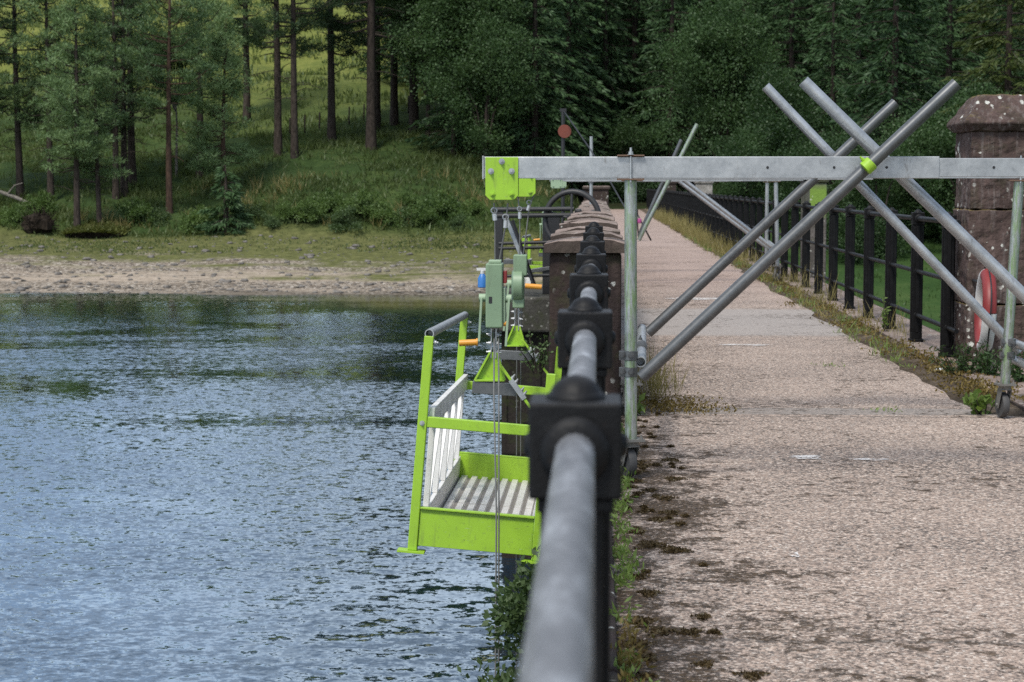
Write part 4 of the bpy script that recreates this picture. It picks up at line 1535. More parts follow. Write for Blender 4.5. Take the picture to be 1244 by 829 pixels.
# rope lever bar with blue bottle on the near hoist
bt = P(586, 341, 0.0043)
bb = empty('spray_bottle', bt)
tag(bb, 'small blue bottle hanging by its white neck at the near green hoist', 'bottle')
b = MB(bt)
b.lathe([(0.02, -0.038), (0.024, -0.034), (0.024, 0.012), (0.014, 0.03), (0.010, 0.036)], Matrix.Translation(bt), 16)
b.build('body', M['blue'], bb)
b = MB(bt)
b.lathe([(0.011, 0.036), (0.011, 0.052), (0.006, 0.054)], Matrix.Translation(bt), 12)
b.box((bt.x - 0.03, bt.y - 0.008, bt.z + 0.052), (bt.x + 0.03, bt.y + 0.008, bt.z + 0.066))
b.build('cap', M['white'], bb)

# ---------------------------------------------------------------- life ring at the pier
lr = empty('life_ring', P(1197, 378, 0.00665))
tag(lr, 'red and white life ring hung beside the brown pier', 'life ring')
lo = lr.location.copy()
ax = Vector((-1, 0.09, 0.03)).normalized()
qx = ax.to_track_quat('Z', 'Y')
Rr, rt = 0.285, 0.056
e1_ = Vector((-0.09, -1, 0)).normalized()
e2_ = ax.cross(e1_).normalized()
if e2_.z < 0: e2_ = -e2_
for seg in range(4):
    a0 = 2 * math.pi * seg / 4
    pts = []
    for j in range(13):
        a = a0 + 2 * math.pi / 4 * j / 12
        pts.append(lo + e1_ * (Rr * math.cos(a)) + e2_ * (Rr * math.sin(a)))
    b = MB(lo)
    b.path(pts, rt, 16)
    b.build('ring_segment', M['red'] if seg % 2 == 0 else M['white'], lr)
b = MB(lo)
pts = []
for j in range(25):
    a = 2 * math.pi * j / 24
    rr_ = 0.37 + 0.02 * math.sin(a * 4)
    pts.append(lo + qx @ Vector((rr_ * math.cos(a), rr_ * math.sin(a), 0)))
b.path(pts, 0.006, 6)
b.build('grab_line', M['black'], lr)
b = MB(lo)
hk = lo + Vector((0.0, 0.0, 0.30))
b.tube((lo.x, lo.y, lo.z + 0.22), (lo.x, y0 + 0.0 if False else 2300 * 0.00688, lo.z + 0.22), 0.014, 8)
b.build('hook', M['black'], lr)

# little tripod with pink pouch on the walkway
tp = P(781, 290, 0.0222)
tr_ = empty('tripod', (tp.x, tp.y, 0))
tag(tr_, 'small black tripod standing on the far walkway by the parapet', 'tripod')
b = MB(tr_.location)
ap = P(773, 258, 0.0222)
for (px, py, dk_) in ((791, 294, 0), (772, 296, -0.0006), (776, 290, 0.0007)):
    b2 = MB(tr_.location)
    e_ = P(px, py, 0.0222 + dk_)
    e_.z = 0.0
    b2.tube(ap, e_, 0.022, 8)
    b2.build('leg', M['black'], tr_)
b = MB(tr_.location)
b.box((ap.x - 0.05, ap.y - 0.05, ap.z - 0.04), (ap.x + 0.05, ap.y + 0.05, ap.z + 0.08))
b.build('head', M['black'], tr_, 0.015)
pp = P(777, 268, 0.0220)
b = MB(pp)
b.lathe([(0.01, -0.08), (0.045, -0.07), (0.06, -0.02), (0.045, 0.04), (0.015, 0.06)], Matrix.Translation(pp), 14)
tag(b.build('pouch', M['pink']), 'bright pink pouch hanging on the small black tripod', 'pouch')
# litter
lp = P(1146, 452, CAMZ / (452 - VPY))
b = MB((lp.x, lp.y, 0.02))
b._add([(lp.x - 0.05, lp.y - 0.06, 0.025), (lp.x + 0.05, lp.y - 0.05, 0.035), (lp.x + 0.06, lp.y + 0.06, 0.03), (lp.x, lp.y + 0.03, 0.05), (lp.x - 0.05, lp.y + 0.06, 0.028)], [(0, 1, 3), (1, 2, 3), (3, 4, 0), (2, 4, 3)])
tag(b.build('paper_scrap', M['white']), 'crumpled white paper scrap on the moss in front of the tall pier', 'paper')


# ---------------------------------------------------------------- vegetation
def leaf_arrays(C, D, Ln, Wd, rng, nquad=1):
    """diamond leaves at C pointing D"""
    n = len(C)
    D = D / (np.linalg.norm(D, axis=1, keepdims=True) + 1e-9)
    A = rng.normal(size=(n, 3))
    S = np.cross(D, A)
    S /= (np.linalg.norm(S, axis=1, keepdims=True) + 1e-9)
    Ln = np.broadcast_to(Ln, (n,))[:, None]
    Wd = np.broadcast_to(Wd, (n,))[:, None]
    v0 = C
    v1 = C + D * Ln * 0.45 + S * Wd * 0.5
    v2 = C + D * Ln
    v3 = C + D * Ln * 0.45 - S * Wd * 0.5
    V = np.stack([v0, v1, v2, v3], 1).reshape(-1, 3)
    Q = np.arange(4 * n).reshape(n, 4)
    return V, Q


def clumps(cent, rad, per, rng, ln, wd, flat=0.5, outward=0.7, upb=0.25):
    """leaf clumps: ellipsoids of leaves round each centre"""
    cent = np.asarray(cent)
    rad = np.asarray(rad)
    n = len(cent)
    if n == 0: return np.zeros((0, 3)), np.zeros((0, 4), int)
    d = rng.normal(size=(n, per, 3))
    d /= np.linalg.norm(d, axis=2, keepdims=True)
    r = rng.random((n, per, 1)) ** 0.45
    off = d * r * rad[:, None, None]
    off[:, :, 2] *= flat
    C = (cent[:, None, :] + off).reshape(-1, 3)
    D = d * outward + rng.normal(size=d.shape) * 0.45
    D[:, :, 2] += upb
    D = D.reshape(-1, 3)
    L = ln * (0.6 + 0.8 * rng.random(len(C)))
    Wd = wd * (0.7 + 0.6 * rng.random(len(C)))
    return leaf_arrays(C, D, L, Wd, rng)


def pine_proto(seed, H, clear, spread, tr, leafmat, barkmat, lean=0.0, dens=1.0, nb=44, drop=0.0, top=0.25, per=110):
    rng = np.random.default_rng(seed)
    root = empty('pine_tree')
    b = MB()
    pts, rs = [], []
    n = 12
    bx, by = rng.normal() * 0.12, rng.normal() * 0.12
    for i in range(n + 1):
        t = i / n
        pts.append(Vector((lean * H * t ** 1.3 + 0.18 * math.sin(3.1 * t + seed) * t, 0.15 * math.sin(2.3 * t + seed * 2) * t + by * t, H * t - (0.4 if i == 0 else 0))))
        rs.append(tr * (1.25 if i == 0 else 1 - 0.82 * t))
    b.path(pts, rs, 9)

    def at(t):
        i = min(int(t * n), n - 1)
        return pts[i].lerp(pts[i + 1], t * n - i)
    cent, rad = [], []
    for i in range(nb):
        u = (i + rng.random()) / nb
        t = clear + (1 - clear) * u * 0.97
        base = at(t)
        az = rng.random() * 2 * math.pi
        shape = (math.sin(math.pi * min(1, 0.18 + u * 0.82)) ** 0.6) * (1 - top * u)
        L = spread * shape * (0.55 + 0.6 * rng.random())
        rise = 0.10 + 0.5 * u - drop * (1 - u)
        dirv = Vector((math.cos(az), math.sin(az), rise)).normalized()
        mid = base + dirv * L * 0.5 + Vector((0, 0, -0.08 * L))
        tip = base + dirv * L + Vector((0, 0, 0.10 * L))
        b.path([base, mid, tip], [tr * 0.28 * (1 - 0.6 * u), tr * 0.16, tr * 0.05], 5, caps=False)
        if rng.random() > dens: continue
        m = max(2, int(L / 0.75) + 2)
        for j in range(m):
            f = 0.40 + 0.62 * (j + rng.random() * 0.6) / m
            p = base.lerp(mid, f * 2) if f < 0.5 else mid.lerp(tip, f * 2 - 1)
            lat = dirv.cross(Vector((0, 0, 1))) * (rng.normal() * 0.28 * L * (0.4 + 0.6 * (1 - abs(f - 0.6))))
            cent.append(tuple(p + lat + Vector((0, 0, 0.12 + 0.1 * rng.normal()))))
            rad.append(0.30 + 0.32 * rng.random())
    for i in range(int(8 + H * 0.4)):
        t = 0.15 + clear * 0.85 * rng.random()
        base = at(t)
        az = rng.random() * 2 * math.pi
        L = 0.5 + rng.random() * 1.5
        p1 = base + Vector((math.cos(az) * L, math.sin(az) * L, L * (rng.random() * 0.7 - 0.3)))
        b.path([base, base.lerp(p1, 0.5) + Vector((0, 0, 0.12)), p1], [tr * 0.13, tr * 0.09, 0.012], 5, caps=False)
    cent.append(tuple(pts[-1])); rad.append(0.5)
    b.build('trunk', M[barkmat], root)
    V, Q = clumps(cent, rad, per, rng, 0.25, 0.048, 0.30, 0.8, 0.30)
    np_mesh('crown', V, Q, M[leafmat], root)
    return root


def spruce_proto(seed, H, spread, leafmat, base_clear=0.04, droop=0.35, name='spruce_tree', lnk=1.0):
    rng = np.random.default_rng(seed)
    root = empty(name)
    b = MB()
    b.path([(0, 0, -0.6), (0, 0, H * 0.5), (0, 0, H)], [0.26, 0.16, 0.02], 8)
    Cs, Ds, Ls = [], [], []
    z = H * base_clear
    while z < H * 0.99:
        u = z / H
        nb = int(6 + 5 * (1 - u))
        Lmax = spread * (1 - u) ** 0.72 + 0.25
        for i in range(nb):
            az = rng.random() * 2 * math.pi
            L = Lmax * (0.55 + 0.6 * rng.random())
            dr = droop * (0.6 + 0.8 * rng.random())
            zz = z + rng.normal() * 0.18
            npt = max(8, int(L * 20 * lnk))
            f = np.sqrt(rng.random(npt))
            px = np.cos(az) * f * L
            py = np.sin(az) * f * L
            pz = zz + 0.10 * L * f - dr * L * f ** 2 + 0.12 * L * np.maximum(0, f - 0.75)
            side = rng.normal(size=npt) * 0.20 * L * (1.05 - f) + rng.normal(size=npt) * 0.10
            px2 = px - np.sin(az) * side
            py2 = py + np.cos(az) * side
            pz2 = pz - np.abs(side) * 0.35 - rng.random(npt) * 0.16
            Cs.append(np.stack([px2, py2, pz2], 1))
            dd = np.stack([np.cos(az) * np.ones(npt) - np.sin(az) * np.sign(side) * 0.8, np.sin(az) * np.ones(npt) + np.cos(az) * np.sign(side) * 0.8, -0.35 - 0.5 * rng.random(npt)], 1)
            Ds.append(dd + rng.normal(size=dd.shape) * 0.25)
            if i % 2 == 0:
                b.path([(0, 0, zz), (math.cos(az) * L * 0.5, math.sin(az) * L * 0.5, zz + 0.05 * L - dr * L * 0.25), (math.cos(az) * L * 0.9, math.sin(az) * L * 0.9, zz + 0.09 * L - dr * L * 0.8)], [0.04, 0.025, 0.008], 4, caps=False)
        z += 0.42 + 0.35 * (1 - u) * rng.random() + 0.12
    C = np.concatenate(Cs); D = np.concatenate(Ds)
    V, Q = leaf_arrays(C, D, (0.30 + 0.30 * rng.random(len(C))), 0.085 + 0.05 * rng.random(len(C)), rng)
    b.build('trunk', M['bark'], root)
    np_mesh('crown', V, Q, M[leafmat], root)
    return root


def broad_proto(seed, H, spread, leafmat, per=70, name='broadleaf_tree', trunk_h=0.25, ln=0.24, wd=0.13, ncl=150, mat_b='bark', tr=0.16, crad=(0.5, 0.6)):
    rng = np.random.default_rng(seed)
    root = empty(name)
    b = MB()
    b.path([(0, 0, -0.4), (0.05 * H * 0.2, 0, H * 0.35), (0, 0.03 * H, H * 0.85)], [tr, tr * 0.7, tr * 0.15], 8)
    cent, rad = [], []
    lobes = [(rng.normal() * 0.35 * spread, rng.normal() * 0.35 * spread, H * (trunk_h + 0.1 + (0.8 - trunk_h) * rng.random()), 0.35 + 0.3 * rng.random()) for _ in range(9)]
    for i in range(ncl):
        lx, ly, lz, lr_ = lobes[i % 9]
        d = rng.normal(size=3)
        d /= np.linalg.norm(d)
        rr_ = spread * lr_ * (0.6 + 0.45 * rng.random())
        p = (lx + d[0] * rr_, ly + d[1] * rr_, max(H * trunk_h * 0.7, lz + d[2] * rr_ * 0.9))
        cent.append(p)
        rad.append((crad[0] + crad[1] * rng.random()) * spread / 3.0)
    for (lx, ly, lz, lr_) in lobes:
        b.path([(0, 0, H * trunk_h * 0.8), (lx * 0.5, ly * 0.5, lz * 0.75), (lx, ly, lz)], [tr * 0.45, tr * 0.28, tr * 0.1], 6, caps=False)
    V, Q = clumps(cent, rad, per, rng, ln, wd, 0.7, 0.7, 0.15)
    b.build('trunk', M[mat_b], root)
    np_mesh('crown', V, Q, M[leafmat], root)
    return root


used = set()


def place(proto, loc, rz, sc, label, cat, group=None, name=None, tilt=(0, 0)):
    if id(proto) not in used:
        used.add(id(proto))
        o = proto
    else:
        o = copy_tree(proto)
    o.location = loc
    o.rotation_euler = (tilt[0], tilt[1], rz)
    o.scale = (sc, sc, sc)
    o['label'] = label
    o['category'] = cat
    if group: o['group'] = group
    elif 'group' in o: del o['group']
    return o


# tall bare trunked pines in the middle of the far bank
pt1 = pine_proto(21, 24, 0.26, 4.2, 0.27, 'pine_dark', 'bark', dens=0.8, nb=52)
pt2 = pine_proto(22, 26, 0.22, 4.4, 0.30, 'pine_dark', 'bark', dens=0.75, nb=56, drop=0.2)
pt3 = pine_proto(23, 23, 0.32, 3.8, 0.24, 'pine_dark', 'bark', dens=0.8, nb=46)
G1 = 'tall straight pines on the far bank'
for (proto, px, py, sc, rz, lab) in ((pt1, 338, 190, 1.0, 0.4, 'tall straight pine with bare grey trunk, leftmost of the open group on the far bank'),
                                     (pt3, 358, 192, 1.0, 2.0, 'slim tall pine just right of the leftmost tall pine on the far bank'),
                                     (pt2, 403, 174, 0.95, 1.1, 'tall pine with grey trunk standing alone in the middle of the far bank slope'),
                                     (pt2, 451, 181, 1.12, 3.0, 'thickest tall pine trunk on the grassy far bank'),
                                     (pt3, 458, 158, 1.05, 4.1, 'tall pine partly hidden behind the thickest trunk'),
                                     (pt1, 479, 152, 1.08, 5.2, 'tall dark pine right of the thickest trunk'),
                                     (pt2, 503, 160, 1.1, 0.2, 'tall dark pine at the edge of the broadleaf wood on the far bank')):
    p = ground_hit(px, py)
    place(proto, (p.x, p.y, p.z - 0.1), rz, sc, lab, 'pine tree', G1)

# Scots pines on the left
pa1 = pine_proto(31, 14.5, 0.24, 2.5, 0.20, 'pine', 'bark', nb=64, drop=0.15, top=0.4, per=85, dens=0.85)
pa2 = pine_proto(32, 13.0, 0.22, 2.2, 0.17, 'pine', 'bark', nb=56, drop=0.15, top=0.45, per=85, dens=0.85)
pa3 = pine_proto(33, 16.0, 0.38, 3.6, 0.20, 'pine', 'bark_red', nb=54, top=0.2, per=85, dens=0.85)
pa4 = pine_proto(34, 18.0, 0.30, 3.0, 0.27, 'pine', 'bark', nb=60, top=0.3, per=80, dens=0.8)
pa5 = pine_proto(35, 17.0, 0.26, 3.1, 0.24, 'pine_dark', 'bark', nb=52, dens=0.75, drop=0.1, per=80)
pa6 = pine_proto(36, 10.2, 0.14, 2.7, 0.17, 'pine', 'bark_red', nb=56, top=0.4, drop=0.1, per=85, dens=0.85)
G2 = 'pines on the left of the far bank'
for (proto, px, py, sc, rz, lab) in ((pa1, 94, 281, 1.0, 0.3, 'bright blue green pine with short bare trunk on the overhanging mossy bank'),
                                     (pa2, 121, 277, 0.95, 1.9, 'smaller blue green pine on the mossy overhang right beside its taller neighbour'),
                                     (pa3, 206, 260, 1.0, 2.6, 'slender pine with reddish upper trunk and spreading blue green crown'),
                                     (pa6, 272, 236, 1.05, 0.9, 'bushy pine with reddish stem, right end of the left group of pines'),
                                     (pa5, 25, 240, 1.0, 1.2, 'dark trunked pine near the left edge of the far bank'),
                                     (pa4, 161, 225, 1.0, 4.4, 'thick trunked tall pine behind the slender reddish one'),
                                     (pa4, 243, 216, 0.95, 2.2, 'thick trunked pine between the reddish pine and the bushy pine'),
                                     (pa5, 141, 242, 0.9, 3.3, 'thin dark pine stem, left of the pair behind the overhang pines'),
                                     (pa5, 151, 238, 0.95, 5.3, 'thin dark pine stem, right of the pair behind the overhang pines'),
                                     (pa1, 62, 246, 1.1, 4.0, 'blue green pine between the left edge pine and the overhang pines'),
                                     (pa4, -14, 250, 0.95, 0.8, 'pine just cut by the left edge of the view'),
                                     (pa5, -60, 235, 1.0, 2.8, 'pine outside the left edge of the view'),
                                     (pa4, 300, 150, 1.05, 0.5, 'tall pine higher on the slope behind the gap in the left group')):
    p = ground_hit(px, py)
    place(proto, (p.x, p.y, p.z - 0.1), rz, sc, lab, 'pine tree', G2)

# pale birch
br_ = broad_proto(41, 9.5, 1.5, 'leaf', 45, 'birch_tree', 0.55, 0.2, 0.1, 60, 'birch', 0.09)
p = ground_hit(214, 216)
place(br_, p, 0.4, 1.0, 'thin pale birch stem beside the slender reddish pine', 'birch tree')

# dark young conifer by the shore
yc = spruce_proto(51, 4.4, 1.7, 'spruce', 0.02, 0.3, 'young_spruce', 2.2)
p = ground_hit(275, 282)
place(yc, p, 0, 0.85, 'small dark young spruce at the edge of the gravel shore', 'young spruce')

# forest protos
sp1 = spruce_proto(61, 24, 4.0, 'spruce')
sp2 = spruce_proto(62, 21, 3.4, 'spruce', 0.03, 0.45)
sp3 = spruce_proto(63, 26, 4.4, 'spruce', 0.05, 0.3)
la1 = spruce_proto(64, 22, 4.2, 'larch', 0.05, 0.25, 'larch_tree')
bl1 = broad_proto(71, 13, 4.4, 'leaf', 150, ncl=210, ln=0.17, wd=0.10)
bl2 = broad_proto(72, 9, 3.6, 'leaf', 150, ncl=180, trunk_h=0.08, ln=0.16, wd=0.09)
bl3 = broad_proto(73, 6, 3.0, 'leaf', 130, ncl=150, trunk_h=0.05, ln=0.14, wd=0.08)

rg = random.Random(9)
rows = []
for Y, step in ((132, 30), (146, 36), (162, 42), (182, 48), (205, 48)):
    px = 520 + rg.random() * 20
    while px < 1420:
        rows.append((px + rg.uniform(-8, 8), Y + rg.uniform(-5, 5)))
        px += step * 150 / Y * rg.uniform(0.75, 1.3) * 2.0
GF = 'dark spruces of the wood behind the dam'
for (px, Y) in rows:
    if Y < 150 and px < 560: continue
    p = on_ground(px, Y)
    if Y < 140 and -1.5 < p.x < 5: p.y += 12; p.z = float(terrain(p.x, p.y))
    pr_ = rg.choice((sp1, sp2, sp3, sp1, sp3))
    place(pr_, (p.x, p.y, p.z - 0.2), rg.random() * 6.28, rg.uniform(0.85, 1.15), 'dark green spruce in the dense wood behind the dam', 'spruce tree', GF)
# right bank spruces nearer, beyond the grass
for (px, Y, s) in ((575, 124, 0.95), (612, 128, 1.0), (650, 122, 0.9), (690, 127, 1.0), (735, 131, 0.95), (640, 136, 1.1), (770, 138, 1.1), (815, 128, 0.9), (850, 136, 1.0), (1010, 112, 0.8), (1085, 104, 0.95), (1150, 118, 1.0), (1040, 124, 1.0), (960, 126, 0.95), (1255, 108, 0.95), (1330, 110, 1.0)):
    p = on_ground(px, Y)
    place(rg.choice((sp1, sp2, sp3)), (p.x, p.y, p.z - 0.2), rg.random() * 6.28, s, 'dark green spruce in the dense wood behind the dam', 'spruce tree', GF)
p = on_ground(1222, 100)
place(la1, (p.x, p.y, p.z - 0.2), 0.6, 0.95, 'lighter olive green larch above the tall pier at the right', 'larch tree')
p = on_ground(1300, 95)
place(la1, (p.x, p.y, p.z - 0.2), 2.6, 0.9, 'olive green larch just outside the right edge of the view', 'larch tree')

GB = 'broadleaf trees at the edge of the wood'
for (pr_, px, Y, s, lab) in ((bl1, 552, 122, 1.05, 'round broadleaf tree left of the dam end, in front of the spruces'),
                             (bl1, 520, 128, 1.1, 'broadleaf tree beside the last tall pine on the far bank'),
                             (bl2, 590, 119, 1.0, 'dark bushy broadleaf tree behind the lime end plate'),
                             (bl1, 880, 116, 1.0, 'mid green broadleaf tree right of the dam end'),
                             (bl2, 945, 108, 0.95, 'bushy broadleaf tree behind the second gantry legs'),
                             (bl3, 1000, 96, 0.95, 'light green bush behind the railing by the algae pier'),
                             (bl3, 1065, 92, 0.9, 'light green bush behind the railing left of the tall pier'),
                             (bl3, 1120, 98, 1.1, 'broad bush behind the last railing posts before the tall pier'),
                             (bl2, 1175, 94, 0.9, 'bushy tree behind the tall pier'),
                             (bl3, 905, 104, 0.9, 'low bush at the foot of the far railing'),
                             (bl3, 760, 126, 0.9, 'dark bush where the walkway meets the wood'),
                             (bl3, 1290, 90, 1.0, 'bush outside the right edge of the view')):
    p = on_ground(px, Y)
    place(pr_, (p.x, p.y, p.z - 0.15), rg.random() * 6.28, s, lab, 'tree' if pr_ is not bl3 else 'bush', GB)

# low bracken and shrubs along the bank
M['fern'] = mat_foliage('fern_fronds', (0.028, 0.058, 0.016), (0.13, 0.195, 0.055), 0.35, 1.2)
sh1 = broad_proto(81, 1.5, 1.6, 'fern', 80, 'shrub', 0.02, 0.16, 0.08, 60, 'bark', 0.03, (0.45, 0.5))
sh2 = broad_proto(82, 1.1, 1.3, 'bushleaf', 80, 'shrub', 0.02, 0.15, 0.07, 50, 'bark', 0.03, (0.45, 0.5))
for i, (px, py) in enumerate(((330, 276), (352, 270), (378, 272), (420, 275), (440, 268), (462, 274), (487, 270), (512, 276), (535, 268), (556, 276), (240, 280), (165, 272), (190, 270), (15, 272), (48, 262), (300, 268), (575, 262), (498, 256), (545, 252), (398, 262))):
    p = ground_hit(px, py)
    place(sh1 if i % 3 else sh2, (p.x, p.y, p.z - 0.1), rg.random() * 6.28, rg.uniform(0.55, 0.95), 'low leafy shrub in the rough growth along the top of the shore', 'shrub', 'shrubs along the top of the shore')

# peat overhang and root ball
p = ground_hit(48, 283)
b = MB(p)
rs_ = random.Random(4)
vs = []
for i in range(9):
    for j in range(14):
        t = math.pi * i / 8; a = 2 * math.pi * j / 14
        r_ = 0.72 * (1 + 0.6 * (rs_.random() - 0.5))
        vs.append((p.x + r_ * 1.2 * math.sin(t) * math.cos(a), p.y + r_ * math.sin(t) * math.sin(a), p.z + 0.45 + r_ * 0.8 * math.cos(t)))
fs = [(i * 14 + j, i * 14 + (j + 1) % 14, (i + 1) * 14 + (j + 1) % 14, (i + 1) * 14 + j) for i in range(8) for j in range(14)]
b._add(vs, fs)
for i in range(70):
    a = rs_.random() * 6.28; t = rs_.random() * 2.0
    c_ = Vector((p.x + 0.8 * math.sin(t) * math.cos(a), p.y + 0.7 * math.sin(t) * math.sin(a), p.z + 0.45 + 0.6 * math.cos(t)))
    b.path([c_, c_ + Vector((rs_.uniform(-.5, .5), rs_.uniform(-.4, .2), rs_.uniform(-.2, .6)))], [0.04, 0.01], 5)
tag(b.build('root_ball', M['peat']), 'dark upturned root ball at the edge of the shore', 'root ball')
p0, p1 = ground_hit(78, 288), ground_hit(150, 288)
ov = empty('peat_overhang', (p0 + p1) / 2)
tag(ov, 'dark undercut peat bank with mossy top carrying two pines', 'bank')
b = MB(ov.location)
vs = []
n = 26
for i in range(n + 1):
    c_ = p0.lerp(p1, i / n)
    e1 = max(0.0, math.sin(math.pi * i / n)) ** 0.4
    zt = c_.z + 0.26 * e1 + rs_.random() * 0.08
    vs += [(c_.x, c_.y - 0.55 * e1 + rs_.random() * 0.3, c_.z - 0.05 - 0.15 * rs_.random()), (c_.x, c_.y - 0.75 * e1 + rs_.random() * 0.3, zt - 0.12 - 0.1 * rs_.random()), (c_.x, c_.y - 0.7 * e1, zt), (c_.x, c_.y + 3.0, zt + 0.5), (c_.x, c_.y + 3.0, c_.z - 0.5)]
fs = []
for i in range(n):
    for j in range(4):
        fs.append((i * 5 + j, i * 5 + j + 1, i * 5 + 6 + j, i * 5 + 5 + j))
b._add(vs, fs)
b.build('peat', M['peat'], ov)
rng = np.random.default_rng(6)
N = 5200
ii = rng.random(N)
C = np.array([p0])[0][None, :] * (1 - ii[:, None]) + np.array([p1])[0][None, :] * ii[:, None]
e1 = np.maximum(0, np.sin(np.pi * ii)) ** 0.4
v_ = rng.random(N)
C[:, 1] += -0.85 * e1 + v_ * 3.7
C[:, 2] += 0.27 * e1 + v_ * 0.5
V, Q = leaf_arrays(C, np.stack([rng.normal(size=N) * 0.5, rng.normal(size=N) * 0.5 - 0.5, np.ones(N) * 0.35], 1), 0.22 + 0.2 * rng.random(N), 0.09, rng)
M['mosstop'] = mat_foliage('olive_moss', (0.05, 0.06, 0.016), (0.17, 0.18, 0.05), 0.2, 2.0)
np_mesh('moss_cover', V - np.array(ov.location)[None, :], Q, M['mosstop'], ov)

# fallen grey branch at the left edge
p = ground_hit(2, 250)
b = MB(p)
b.path([p + Vector((-1.5, 0, 2.6)), p + Vector((-0.3, 0, 0.9)), p + Vector((0.8, 0, 0.5)), p + Vector((2.0, -0.4, 0.05))], [0.06, 0.11, 0.12, 0.08], 8)
b.path([p + Vector((0.3, 0, 0.6)), p + Vector((0.9, -0.3, 1.2)), p + Vector((1.4, -0.3, 1.35))], [0.06, 0.04, 0.02], 6)
tag(b.build('fallen_branch', M['birch']), 'pale fallen branch leaning at the left edge of the bank', 'branch')

# grass tufts on the bank and slope (uncountable)
def blades(n_t, per, xr, yr, hgt, wdt, rng, spread=0.22, dens=None):
    X = rng.uniform(xr[0], xr[1], n_t); Y = rng.uniform(yr[0], yr[1], n_t)
    if dens is not None:
        keep = rng.random(n_t) < dens(X, Y)
        X, Y = X[keep], Y[keep]
    Z = terrain(X, Y)
    C = np.repeat(np.stack([X, Y, Z], 1), per, 0)
    hs = np.repeat(hgt * (0.5 + rng.random(len(X))), per)
    C[:, :2] += rng.normal(size=(len(C), 2)) * spread
    D = np.stack([rng.normal(size=len(C)) * 0.45, rng.normal(size=len(C)) * 0.45, np.ones(len(C))], 1)
    return leaf_arrays(C - np.array([0, 0, 0.03]), D, hs * (0.6 + 0.6 * rng.random(len(C))), wdt * (0.7 + 0.6 * rng.random(len(C))), rng)


rng = np.random.default_rng(14)


def dn(X, Y):
    q = 0.5 + 0.5 * wob(X, Y, 3.1, 0.7)
    return np.clip(q, 0.15, 1.0) * (1 - sm(-6, -1, X) * (Y > 118))


V1, Q1 = blades(9000, 9, (-46, -1.5), (105.2, 132), 0.42, 0.07, rng, 0.25, dn)
V2, Q2 = blades(5000, 8, (-60, -8), (132, 190), 0.55, 0.12, rng, 0.35, dn)
V3, Q3 = blades(2600, 7, (-46, -1.5), (99, 106), 0.16, 0.05, rng, 0.25, dn)
Q2 = Q2 + len(V1); Q3 = Q3 + len(V1) + len(V2)
gr = np_mesh('grass', np.concatenate([V1, V2, V3]), np.concatenate([Q1, Q2, Q3]), M['grass'])
tag(gr, 'rough tufted grass covering the far bank', 'grass', kind='stuff')
V1, Q1 = blades(4200, 7, (3.8, 45), (60, 116), 0.22, 0.05, rng, 0.3, None)
M['meadow'] = mat_foliage('meadow_grass_blades', (0.022, 0.050, 0.012), (0.07, 0.12, 0.03), 0.4, 0.4)
gr = np_mesh('meadow_grass', V1, Q1, M['meadow'])
tag(gr, 'green grass below the far side of the dam', 'grass', kind='stuff')
# straw coloured rushes in patches
V1, Q1 = blades(700, 10, (-30, -3), (105.5, 116), 0.75, 0.035, rng, 0.16, lambda X, Y: np.clip(wob(X, Y, 2.2, 4.4), 0, 1))
gr = np_mesh('rushes', V1, Q1, M['straw'])
tag(gr, 'pale dry rushes among the grass of the far bank', 'rushes', kind='stuff')

# shore stones (uncountable)
Vs, Fs = [], []
ico = [(-.526, 0, .851), (.526, 0, .851), (-.526, 0, -.851), (.526, 0, -.851), (0, .851, .526), (0, .851, -.526), (0, -.851, .526), (0, -.851, -.526), (.851, .526, 0), (-.851, .526, 0), (.851, -.526, 0), (-.851, -.526, 0)]
icf = [(0, 4, 1), (0, 9, 4), (9, 5, 4), (4, 5, 8), (4, 8, 1), (8, 10, 1), (8, 3, 10), (5, 3, 8), (5, 2, 3), (2, 7, 3), (7, 10, 3), (7, 6, 10), (7, 11, 6), (11, 0, 6), (0, 1, 6), (6, 1, 10), (9, 0, 11), (9, 11, 2), (9, 2, 5), (7, 2, 11)]
ico = np.array(ico); icf = np.array(icf)
ns = 2600
X = rng.uniform(-48, -1.5, ns)
Y = SH + 0.3 + 18 * rng.random(ns) ** 1.6
Z = terrain(X, Y)
S = 0.035 + 0.15 * rng.random(ns) ** 6
for i in range(ns):
    v = ico * (1 + 0.25 * rng.normal(size=(12, 1))) * S[i] * np.array([1.25, 1.0, 0.6])
    Vs.append(v + np.array([X[i], Y[i], Z[i] + S[i] * 0.15]))
    Fs.append(icf + 12 * i)
st = np_mesh('shore_stones', np.concatenate(Vs), np.concatenate(Fs), M['rock'])
tag(st, 'loose pale stones scattered over the gravel shore', 'stones', kind='stuff')

# fence posts on the slope
for i in range(9):
    p = ground_hit(352 + i * 18, 166 - i * 3.5)
    b = MB(p)
    b.tube(p + Vector((0, 0, -0.2)), p + Vector((0.03, 0, 1.25)), 0.055, 7)
    tag(b.build('fence_post', M['bark']), 'thin grey fence post on the grassy slope between the tall pines', 'fence post', 'fence posts on the far slope')


# ---- plants on the dam
def tuft(C0, n, h, sp, rng, w=0.006, lean=0.4):
    C = np.array(C0)[None, :] + np.concatenate([rng.normal(size=(n, 2)) * sp, np.zeros((n, 1))], 1)
    D = np.stack([rng.normal(size=n) * lean, rng.normal(size=n) * lean, np.ones(n)], 1)
    return leaf_arrays(C, D, h * (0.5 + 0.7 * rng.random(n)), w * (0.7 + 0.7 * rng.random(n)), rng)


def merge(parts):
    V, Q, k = [], [], 0
    for v, q in parts:
        V.append(v); Q.append(q + k); k += len(v)
    return np.concatenate(V), np.concatenate(Q)


rng = np.random.default_rng(77)
